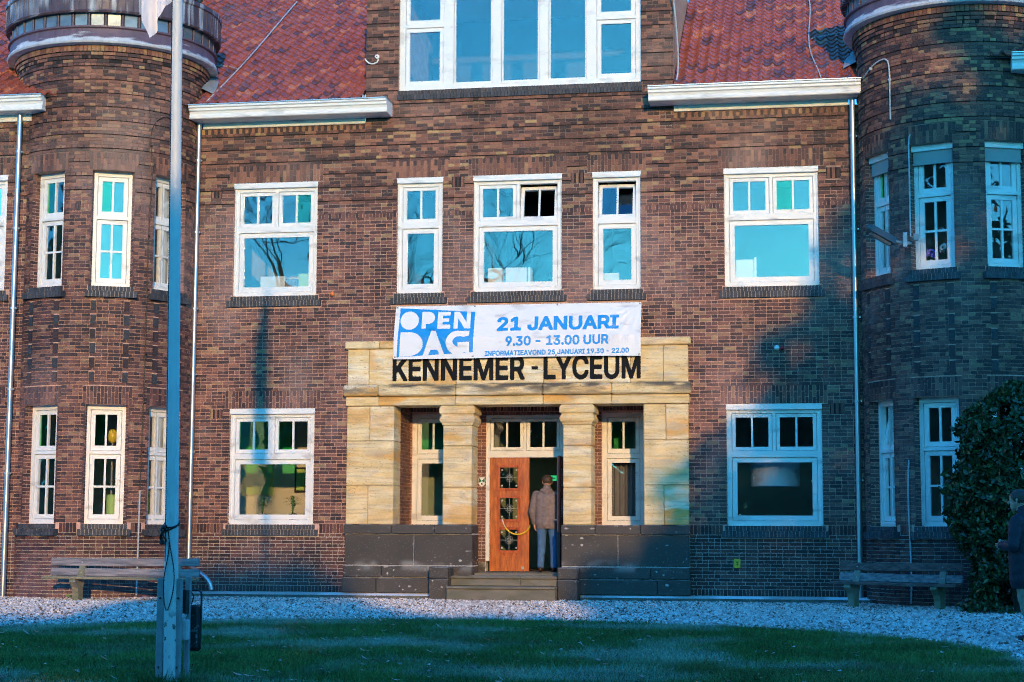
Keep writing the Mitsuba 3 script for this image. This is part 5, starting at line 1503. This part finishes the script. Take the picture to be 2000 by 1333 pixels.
def pot_plant(label, x, y, z, col, spread, n, droop, m='holly_leaf', h=0.45):
    k = thing('pot_plant', label, 'plant', 'pot plants on window sills')
    add(k, 'pot', lathe([(0.0, z), (0.06, z), (0.08, z + 0.13), (0.085, z + 0.14), (0.07, z + 0.14), (0.0, z + 0.12)], (x, y), n=18), col, smooth=40)
    ms = []
    for i in range(n):
        a = rng.random() * 6.28; s = spread * (0.5 + 0.5 * rng.random()); hh = h * (0.5 + 0.5 * rng.random())
        p = curve([(x, y, z + 0.12), (x + 0.4 * s * math.cos(a), y + 0.4 * s * math.sin(a) * 0.6, z + 0.12 + hh * 0.8), (x + s * math.cos(a), y + s * math.sin(a) * 0.6, z + 0.12 + hh * (1 - droop))], 7)
        w = 0.011 * np.array([1, 1.2, 1.2, 1.1, .9, .6, .1]); e = np.array([-math.sin(a), math.cos(a), 0])
        v = np.vstack([p - e * w[:, None], p + e * w[:, None]])
        ms.append((v, np.array([q for j in range(6) for q in ([j, j + 1, 8 + j], [j, 8 + j, 7 + j])])))
    v, f = join(ms)
    add(k, 'leaves', (v, f), m, uv=np.tile([[0.9, 0.0]], (len(v), 1)))
    return k
mat('plant_leaf', (0.07, 0.16, 0.04), 0.5); mat('red_petal', (0.22, 0.02, 0.04), 0.5); mat('flower_blue', (0.25, 0.2, 0.75), 0.6); mat('flower_white', (0.72, 0.74, 0.72), 0.6)
pot_plant('spiky pot plant at the left of the sunlit ground floor window', -5.05, 0.55, 1.36, 'grey_metal', 0.26, 40, 0.35, 'plant_leaf')
pot_plant('bushy pot plant in the middle of the sunlit ground floor window', -4.45, 0.55, 1.36, 'black_paint', 0.26, 50, 0.3, 'plant_leaf')
ORC = thing('orchid', 'dark red orchid in a tall vase at the right of the sunlit window', 'flower')
add(ORC, 'vase', lathe([(0.0, 1.36), (0.05, 1.36), (0.055, 1.60), (0.045, 1.61), (0.0, 1.58)], (-4.16, 0.52), n=16), 'white_paint', smooth=40)
add(ORC, 'stem', tube(curve([(-4.16, 0.52, 1.58), (-4.15, 0.5, 1.8), (-4.12, 0.48, 1.98)], 10), 0.005, 6), 'plant_leaf')
add(ORC, 'petals', join([ell((-4.13 + 0.05 * math.cos(i * 2.4), 0.48, 1.80 + 0.035 * i), (0.032, 0.012, 0.026), 1) for i in range(7)]), 'red_petal')
for lab, x, z, m in (('blue hydrangea in the middle window of the shaded tower', 7.36, 5.93, 'flower_blue'), ('white hydrangea in the middle window of the shaded tower', 7.60, 6.02, 'flower_white')):
    k = thing('hydrangea', lab, 'flower')
    add(k, 'bloom', join([ell((x + 0.09 * math.sin(b) * math.cos(a), -1.20 + 0.07 * math.sin(b) * math.sin(a), z + 0.08 * math.cos(b)), (0.022, 0.014, 0.02), 1) for a, b in ((rng.random() * 6.28, rng.random() * 2.2) for _ in range(55))]), m)
    add(k, 'vase', lathe([(0, 5.66), (0.035, 5.66), (0.04, 5.78), (0.02, 5.84), (0, 5.84)], (x, -1.20), n=14), 'white_paint', smooth=40)
    add(k, 'stem', tube([(x, -1.20, 5.8), (x, -1.20, z)], 0.01, 6), 'plant_leaf')
BK = thing('bookcase', 'pale cabinet standing low behind the left first floor window', 'cabinet')
add(BK, 'carcass', rbox(-5.25, -4.75, 0.75, 1.1, 4.76, 6.10, 0.01), 'cabinet_white'); add(BK, 'door', rbox(-4.74, -4.5, 0.745, 1.1, 4.76, 6.04, 0.01), 'cabinet_grey'); add(BK, 'side_unit', rbox(-4.48, -3.75, 0.75, 1.1, 4.76, 6.14, 0.01), 'cabinet_lime')
FC = thing('filing_cabinet', 'white cupboards low behind the middle first floor window', 'cabinet')
for a, b in ((-0.70, -0.42), (-0.36, 0.05), (0.07, 0.12)):
    add(FC, 'door', rbox(a, b, 0.50, 0.80, 4.76, 6.13, 0.01), 'cabinet_white')
MC = thing('monitor', 'white computer screen low behind the right narrow first floor window', 'monitor')
add(MC, 'screen', rbox(1.48, 1.80, 0.45, 0.50, 5.55, 5.98, 0.01), 'cabinet_white'); add(MC, 'stand', boxes([(1.62, 1.66, 0.46, 0.49, 4.76, 5.56)]), 'cabinet_grey')
PT = thing('partition', 'pale office partition low behind the right first floor window', 'partition')
add(PT, 'board', rbox(3.95, 4.28, 0.60, 0.66, 4.76, 6.20, 0.01), 'cabinet_white'); add(PT, 'post', rbox(4.29, 4.335, 0.58, 0.68, 4.76, 6.24, 0.008), 'white_paint')
PF = thing('picture_frame', 'small dark framed picture on the wall inside the sunlit ground floor room', 'picture')
add(PF, 'frame', rbox(-4.95, -4.70, 2.28, 2.33, 1.95, 2.45, 0.01), 'black_paint'); add(PF, 'print', boxes([(-4.91, -4.74, 2.272, 2.278, 1.99, 2.41)]), 'cabinet_lime')
CAB = thing('noticeboard', 'green noticeboards on the back wall of the sunlit ground floor room', 'noticeboard')
add(CAB, 'board', boxes([(-6.1, -5.4, 2.29, 2.34, 1.9, 3.1)]), 'cabinet_lime'); add(CAB, 'board', boxes([(-4.5, -3.5, 2.29, 2.34, 1.7, 2.9)]), 'cabinet_lime')
BN = thing('lime_box', 'lime green box standing in the right ground floor window of the sunlit tower', 'box')
mat('lime_plastic', (0.45, 0.62, 0.02), 0.4)
add(BN, 'body', rbox(-7.02, -6.86, -0.66, -0.58, 1.38, 1.92, 0.008), 'lime_plastic'); add(BN, 'lid', rbox(-7.03, -6.85, -0.67, -0.57, 1.925, 1.96, 0.006), 'cabinet_white')
GLB = thing('globe', 'yellow globe behind the middle ground floor window of the sunlit tower', 'globe')
v, f = ell((-7.42, -1.10, 2.90), (0.10, 0.10, 0.13), 3); add(GLB, 'ball', (v, f), 'yellow_plastic', smooth=True); add(GLB, 'stand', tube([(-7.42, -1.10, 0.5), (-7.42, -1.10, 2.8)], 0.02, 8), 'grey_metal')
CT = thing('blind_roll', 'checked lime blind roll in the middle ground floor window of the sunlit tower', 'blind')
add(CT, 'roll', lathe([(0, 1.40), (0.10, 1.40), (0.105, 1.6), (0.10, 1.82), (0, 1.83)], (-7.38, -1.15), n=18), 'cabinet_lime', smooth=50)

# ------------------------------------------------------------------ ground, gravel, lawn
def disc(x, y, z, R):
    a = np.arange(64) * math.pi / 32
    return np.vstack([[[x, y, z]], np.c_[x + R * np.cos(a), y + R * np.sin(a), 0 * a + z]]), np.array([[0, 1 + i, 1 + (i + 1) % 64] for i in range(64)])
setting('ground', disc(0, -40, GZ - 0.16, 900), 'ground_far')
LX, LY, LR = 1.0, -14.6, 6.15
def in_lawn(x, y):
    wob = 0.16 * (meshkit.fbm(np.c_[x * 1.6, y * 1.6, 0 * x], 3, 6) - 0.5) + 0.10 * (meshkit.noise(np.c_[x * 9, y * 9, 0 * x], 2) - 0.5)
    x, y = x + wob, y + wob
    fr = ((x - LX) ** 2 + (y - LY) ** 2 < LR ** 2) & (y > LY)
    return fr | ((y <= LY) & (np.abs(x - LX) < LR) & (y > -34))
setting('gravel_forecourt', boxes([(-22, 24, -36, 0.3, GZ - 0.10, GZ - 0.012)]), 'gravel_sheet')
aa = np.linspace(0, math.pi, 49)
lv = np.r_[[(LX + LR * math.cos(a), LY + LR * math.sin(a)) for a in aa], [(LX - LR, -34), (LX + LR, -34)]]
lm = trimesh.creation.extrude_polygon(sg.Polygon(lv), 0.05, engine='earcut')
setting('lawn', ((np.asarray(lm.vertices) - [LX, LY, 0]) * [0.985, 0.985, 1] + [LX, LY, GZ - 0.03], np.asarray(lm.faces)), 'lawn_sheet')
# gravel stones
N = 155000
gx_, gy_ = rng.uniform(-10.5, 11, N), -0.45 - 15.5 * rng.random(N)
R_ = np.cross(FWD, UPV)
def inview(x, y, z, m=40):
    r = np.c_[x, y, z + 0 * x] - CAM; d = r @ FWD
    return (np.abs(3420 * (r @ R_) / d) < 1000 + m) & (3420 * -(r @ UPV) / d < 667 + m)
okg = ~in_lawn(gx_ - (gx_ - LX) * 0.01, gy_ - (gy_ - LY) * 0.01) & inview(gx_, gy_, GZ)
for t in TOW: okg &= (gx_ - t['c']) ** 2 + gy_ ** 2 > (TR + 0.02) ** 2
okg &= ~((gx_ > -1.22) & (gx_ < 0.83) & (gy_ > -0.86)) & ~((gx_ < -9.05) & (gy_ > -1.5))
gx_, gy_ = gx_[okg], gy_[okg]; N = len(gx_)
oc = np.array([[1, 0, 0], [-1, 0, 0], [0, 1, 0], [0, -1, 0], [0, 0, 1], [0, 0, -1.0]])
of = np.array([[0, 2, 4], [2, 1, 4], [1, 3, 4], [3, 0, 4], [2, 0, 5], [1, 2, 5], [3, 1, 5], [0, 3, 5]])
sc_ = np.exp(rng.normal(0, 0.28, (N, 1, 1))) * 0.0175 * (1 + 0.45 * rng.normal(0, 1, (N, 1, 3)).clip(-1, 1))
vv = oc[None] * sc_ + rng.normal(0, 0.0035, (N, 6, 3))
an1, an2 = rng.uniform(0, 6.28, N), rng.normal(0, 0.5, N)
c1, s1, c2, s2 = np.cos(an1), np.sin(an1), np.cos(an2), np.sin(an2)
x1 = vv[..., 0] * c2[:, None] + vv[..., 2] * s2[:, None]; z1 = -vv[..., 0] * s2[:, None] + vv[..., 2] * c2[:, None]
x2 = x1 * c1[:, None] - vv[..., 1] * s1[:, None]; y2 = x1 * s1[:, None] + vv[..., 1] * c1[:, None]
vv = np.stack([x2 + gx_[:, None], y2 + gy_[:, None], z1 * 0.8 + GZ + 0.002 + 0.008 * rng.random((N, 1))], -1).reshape(-1, 3)
setting('gravel', (vv, (of[None] + 6 * np.arange(N)[:, None, None]).reshape(-1, 3)), 'gravel_stone', 'stuff', 'pale crushed gravel covering the forecourt', uv=np.repeat(np.c_[rng.random(N), rng.random(N)], 6, axis=0))
# grass blades
N = 420000
bx_, by_ = rng.uniform(LX - LR, LX + LR, N), rng.uniform(-21.5, LY + LR, N)
okb = in_lawn(bx_, by_) & inview(bx_, by_, GZ, 60)
bx_, by_ = bx_[okb], by_[okb]; N = len(bx_)
hb_ = 0.045 * np.exp(rng.normal(0, 0.35, N)) * (0.7 + 0.6 * meshkit.fbm(np.c_[bx_ * 1.3, by_ * 1.3, 0 * bx_], 3, 2))
near_pole = np.hypot(bx_ - 0.47, by_ - FY) < 0.28
hb_ = hb_ * np.where(near_pole, 1.9, 1.0)
az = rng.uniform(0, 6.28, N); le = rng.normal(0, 0.5, (N, 2)); wd = 0.0052
v0 = np.c_[bx_ - wd * np.cos(az), by_ - wd * np.sin(az), np.full(N, GZ + 0.012)]
v1 = np.c_[bx_ + wd * np.cos(az), by_ + wd * np.sin(az), np.full(N, GZ + 0.012)]
v2 = np.c_[bx_ + hb_ * le[:, 0], by_ + hb_ * le[:, 1], GZ + 0.012 + hb_]
tn = rng.random(N)
setting('grass', (np.stack([v0, v1, v2], 1).reshape(-1, 3), np.arange(3 * N).reshape(-1, 3)), 'grass_blade', 'stuff', 'short lawn grass with frosted tips', uv=np.stack([np.c_[tn, 0 * tn], np.c_[tn, 0 * tn], np.c_[tn, 1 + 0 * tn]], 1).reshape(-1, 2))
# fallen leaves
N = 2000
lx_, ly_ = rng.uniform(-6, 9, N), rng.uniform(-20, -0.6, N)
lx_, ly_ = lx_[inview(lx_, ly_, GZ)], ly_[inview(lx_, ly_, GZ)]
lx_, ly_ = np.r_[lx_, rng.uniform(-7.9, -5.0, 120), rng.uniform(5.5, 8.5, 120)], np.r_[ly_, rng.uniform(-3.0, -2.0, 120), rng.uniform(-3.6, -1.6, 120)]
ok = ((lx_ - TOW[0]['c']) ** 2 + ly_ ** 2 > 3.3) & ((lx_ - TOW[1]['c']) ** 2 + ly_ ** 2 > 3.3)
lx_, ly_ = lx_[ok], ly_[ok]; N = len(lx_)
lf = np.array([[-1, 0, 0.15], [-0.3, -0.45, 0], [0.5, -0.4, 0.08], [1.1, 0, 0.3], [0.5, 0.4, 0.1], [-0.3, 0.45, 0.02]])
a3 = rng.uniform(0, 6.28, N); s3 = rng.uniform(0.022, 0.052, N); tl = rng.normal(0, 0.3, N)
q = lf[None] * s3[:, None, None]
qx = q[..., 0] * np.cos(a3)[:, None] - q[..., 1] * np.sin(a3)[:, None]; qy = q[..., 0] * np.sin(a3)[:, None] + q[..., 1] * np.cos(a3)[:, None]
lz = np.where(in_lawn(lx_, ly_), GZ + 0.060, GZ + 0.024)
v = np.stack([qx + lx_[:, None], qy + ly_[:, None], q[..., 2] + qx * tl[:, None] + lz[:, None]], -1).reshape(-1, 3)
setting('fallen_leaves', (v, (np.array([[0, 1, 5], [1, 2, 4], [1, 4, 5], [2, 3, 4]])[None] + 6 * np.arange(N)[:, None, None]).reshape(-1, 3)), 'dead_leaf', 'stuff', 'scattered brown fallen leaves', uv=np.repeat(np.c_[rng.random(N), rng.random(N)], 6, axis=0))

# ------------------------------------------------------------------ holly in front of the shaded tower
HO = thing('holly', 'tall dark glossy holly bush growing against the shaded tower', 'bush')
def leaf_cloud(n, sample, size, seed, flat_=0.35):
    r = np.random.default_rng(seed)
    c = sample(r, n); n = len(c)
    s = size * np.exp(r.normal(0, 0.25, n))
    a = r.normal(0, 1, (n, 3)); a /= np.linalg.norm(a, axis=1, keepdims=True)
    b = np.cross(a, r.normal(0, 1, (n, 3))); b /= np.linalg.norm(b, axis=1, keepdims=True)
    nn = np.cross(a, b)
    L = np.array([[-1, 0, 0], [-0.3, -0.42, 0.12], [0.35, -0.40, 0.12], [1, 0, 0], [0.35, 0.40, 0.12], [-0.3, 0.42, 0.12]])
    v = c[:, None] + s[:, None, None] * (L[None, :, :1] * a[:, None] + L[None, :, 1:2] * b[:, None] + L[None, :, 2:] * nn[:, None])
    f = (np.array([[0, 1, 5], [1, 2, 4], [1, 4, 5], [2, 3, 4]])[None] + 6 * np.arange(n)[:, None, None]).reshape(-1, 3)
    return v.reshape(-1, 3), f, np.repeat(np.c_[r.random(n), r.random(n)], 6, axis=0)
def holly_pts(r, n):
    z = r.random(n) ** 0.85 * 3.55
    prof = np.interp(z, [0, 0.3, 0.8, 1.4, 1.9, 2.4, 2.85, 3.2, 3.55], [0.72, 0.72, 0.72, 0.85, 1.02, 1.0, 0.92, 0.6, 0.12])
    an = r.uniform(0, 6.28, n)
    lump = meshkit.fbm(np.c_[np.cos(an) * 1.6, np.sin(an) * 1.6, z * 1.6], 3, 3)
    rad = prof * (0.40 + 1.15 * lump) * np.sqrt(r.uniform(0.35, 1.0, n))
    x, y = 8.45 + rad * np.cos(an) * 1.15, -3.55 + rad * np.sin(an) * 0.95
    k = meshkit.fbm(np.c_[x * 3.2, y * 3.2, z * 3.2], 2, 8) > 0.40
    return np.c_[x, y, z + GZ][k]
v, f, uv = leaf_cloud(40000, holly_pts, 0.048, 11)
kk = add(HO, 'crown', (v, f), 'holly_leaf', uv=uv)
labels[kk] = {'kind': 'stuff'}
st = []
for i in range(14):
    a, r_ = rng.uniform(0, 6.28), rng.uniform(0.2, 0.75)
    st.append(tube(curve([(8.45 + 0.1 * math.cos(a), -3.55 + 0.1 * math.sin(a), GZ), (8.45 + 0.5 * r_ * math.cos(a), -3.55 + 0.5 * r_ * math.sin(a), 1.2), (8.45 + r_ * math.cos(a), -3.55 + r_ * math.sin(a), rng.uniform(1.8, 3.0))], 8), np.linspace(0.03, 0.008, 8), 6))
add(HO, 'trunk', join(st), 'bark')
WD = thing('weed', 'small green weed at the foot of the sunlit tower', 'weed')
ms = []
for i in range(22):
    a = rng.uniform(0, 6.28); p = np.array([-7.75, -1.95, GZ]); e = np.array([math.cos(a), math.sin(a) * 0.5, 0])
    ms.append((np.array([p + np.cross(e, [0, 0, 1]) * 0.012, p - np.cross(e, [0, 0, 1]) * 0.012, p + e * 0.07 + [0, 0, 0.05 + 0.05 * rng.random()], p + e * 0.12 + [0, 0, 0.06]]), np.array([[0, 1, 2], [1, 3, 2]])))
add(WD, 'leaves', join(ms), 'plant_leaf')

# ------------------------------------------------------------------ across the lawn, behind the viewer: what shades and mirrors in the front
def at_sun(x, z, t):
    """the point t metres towards the sun from the front at (x, z)"""
    return np.array([x, 0, z]) + t * SUN


def spruce(label, s0, t, edge, seed, n, size, z1, thin=0.37):
    """a conifer t metres towards the sun; edge: (height, half width) of its shade on the front, around s0"""
    k = thing('spruce_tree', label, 'tree', 'dark conifers across the lawn')
    r = np.random.default_rng(seed)
    o = np.array([s0, 0, 0]) + t * SUN
    zz, ww = np.array(edge, float).T
    H = zz[-1] + o[2]
    add(k, 'trunk', tube([(o[0], o[1], -0.2), (o[0], o[1], H * 0.5), (o[0], o[1], H * 0.98)], [0.014 * H, 0.009 * H, 0.02], 8), 'bark')
    def pts(r, n):
        z = z1 + (H - z1) * r.random(n) ** 1.15
        w = np.interp(z - o[2], zz, ww)
        an = r.uniform(0, 6.28, n)
        branch = meshkit.noise(np.c_[np.cos(an) * 2.5 + seed, np.sin(an) * 2.5, z * 1.3], 4)
        rad = w * (0.72 + 0.42 * branch) * np.sqrt(r.uniform(0.02, 1, n))
        p = np.c_[o[0] + rad * np.cos(an), o[1] + 0.6 * rad * np.sin(an), z - 0.10 * rad]
        return p[meshkit.fbm(p * 0.75, 3, seed) > thin - 0.20 * np.clip((o[2] + 6.8 - z) / 3, 0, 1)]
    v, f, uv = leaf_cloud(n, pts, size, seed + 5)
    kk = add(k, 'crown', (v, f), 'spruce_needles', uv=uv); labels[kk] = {'kind': 'stuff'}


def bare_tree(label, x, y, H, seed, depth=6):
    k = thing('bare_tree', label, 'tree', 'bare trees across the lawn')
    r = np.random.default_rng(seed)
    V, F, at = [], [], 0
    segs = []
    def grow(p, d, L, rad, dep):
        q = p + d * L * 0.5 + r.normal(0, 0.04 * L, 3); e = q + (d + r.normal(0, 0.16, 3)) * L * 0.5
        segs.append(((p, q, e), (rad, rad * 0.85, rad * 0.7)))
        if dep == 0: return
        for i in range(2 if r.random() < 0.55 else 3):
            nd = d + r.normal(0, 0.42, 3); nd[2] += 0.12; nd /= np.linalg.norm(nd)
            grow(e if i else e, nd, L * r.uniform(0.62, 0.84), rad * r.uniform(0.5, 0.66), dep - 1)
    grow(np.array([x, y, -0.2]), np.array([0, 0, 1.0]), H * 0.26, 0.0105 * H, depth)
    tr = [tube(p, rr, 6 if rr[0] > 0.06 else 3, False) for p, rr in segs]
    add(k, 'trunk', tr[0], 'bark'); add(k, 'crown', join(tr[1:]), 'bark')


spruce('broad dark conifer that shades the right half of the front', 9.4, 40, [(-4.5, 9.0), (-0.5, 8.6), (0.4, 8.5), (1.2, 8.1), (2, 7.6), (3, 7.0), (4, 6.2), (5, 5.2), (6.5, 4.2), (8.5, 3.2), (10, 2.4), (12, 1.2), (13.5, 0.1)], 3, 40000, 0.22, 0.6, 0.49)
spruce('dark conifer that shades the tower at the right', 13.0, 42, [(-4, 6.0), (3, 5.0), (8, 3.8), (12, 1.5), (14, 0.1)], 21, 12000, 0.26, 0.6, 0.45)
spruce('dark conifer at the right end of the lawn', 25.0, 27, [(-4, 6.0), (3, 5.0), (8, 3.8), (12, 1.5), (14, 0.1)], 55, 9000, 0.28, 0.6)
spruce('dark conifer at the left end of the lawn', -43.0, 50, [(-8, 6.0), (3, 5.0), (8, 3.8), (12, 1.5), (14, 0.1)], 56, 9000, 0.34, 0.6)
spruce('dark conifer beyond the left end of the forecourt', -48.0, 25, [(-4, 6.0), (3, 5.0), (8, 3.8), (12, 1.5), (14, 0.1)], 57, 9000, 0.28, 0.6)
HD = thing('hedge', 'long uneven conifer hedge across the lawn, its top ragged', 'hedge')
def hedge_pts(r, n):
    s = r.uniform(-34, 14, n)          # where its shade falls along the front
    top = 0.62 + 0.85 * (meshkit.fbm(np.c_[s * 0.33, 0 * s, 0 * s], 3, 14) - 0.5) + 0.25 * (meshkit.noise(np.c_[s * 1.5, 0 * s, 0 * s], 3) - 0.5)
    top = top - 2.0 * np.exp(-((s + 1.2) / 2.2) ** 6) - 2.2 * np.exp(-((s + 8.8) / 2.2) ** 6)
    t = 52.0
    b = np.array([0, 0, 0]) + t * SUN
    z = r.random(n) * (top + b[2])
    return np.c_[s + b[0] + r.normal(0, 0.2, n), b[1] + r.normal(0, 0.5, n), z]
v, f, uv = leaf_cloud(44000, hedge_pts, 0.30, 77)
kk = add(HD, 'foliage', (v, f), 'spruce_needles', uv=uv); labels[kk] = {'kind': 'stuff'}


def house(label, x0, x1, y, zw, zr, m, gable=True):
    k = thing('house', label, 'house', 'houses across the lawn')
    d = 9.0
    add(k, 'wall', boxes([(x0, x1, y - d, y, -0.2, zw)]), m)
    xm = (x0 + x1) / 2
    v = np.array([(x0 - 0.4, y + 0.4, zw), (x1 + 0.4, y + 0.4, zw), (xm, y + 0.4, zr), (x0 - 0.4, y - d, zw), (x1 + 0.4, y - d, zw), (xm, y - d, zr)])
    add(k, 'roof', (v, np.array([[0, 1, 2], [3, 5, 4], [0, 2, 5], [0, 5, 3], [1, 4, 5], [1, 5, 2], [0, 3, 4], [0, 4, 1]])), 'ground_far')
    n = max(2, int((x1 - x0) / 2.2))
    for i in range(n):
        for z in np.arange(1.2, zw - 1.5, 3.0):
            a = x0 + 0.7 + i * (x1 - x0 - 1.0) / n
            add(k, 'window', boxes([(a, a + 1.1, y + 0.002, y + 0.06, z, z + 1.6)]), 'cabinet_white')
house('pale gabled house across the lawn mirrored in the left windows', -33, -22.5, -52, 10.0, 15.5, 'cabinet_white')
house('grey gabled house across the lawn mirrored in the narrow window', -19.5, -14.2, -50, 8.2, 12.6, 'cabinet_grey')
for i, (x, y, H) in enumerate(((-19, -44, 22), (-23, -46, 23), (-12.6, -43, 20), (-29, -48, 22), (-16.5, -47, 22))):
    bare_tree(('tall bare tree across the lawn, mirrored in the left windows', 'spreading bare tree before the pale gabled house', 'smaller bare tree before the grey gabled house', 'bare tree at the far left of the lawn', 'bare tree behind the grey gabled house')[i], x, y, H, 40 + i, 7)
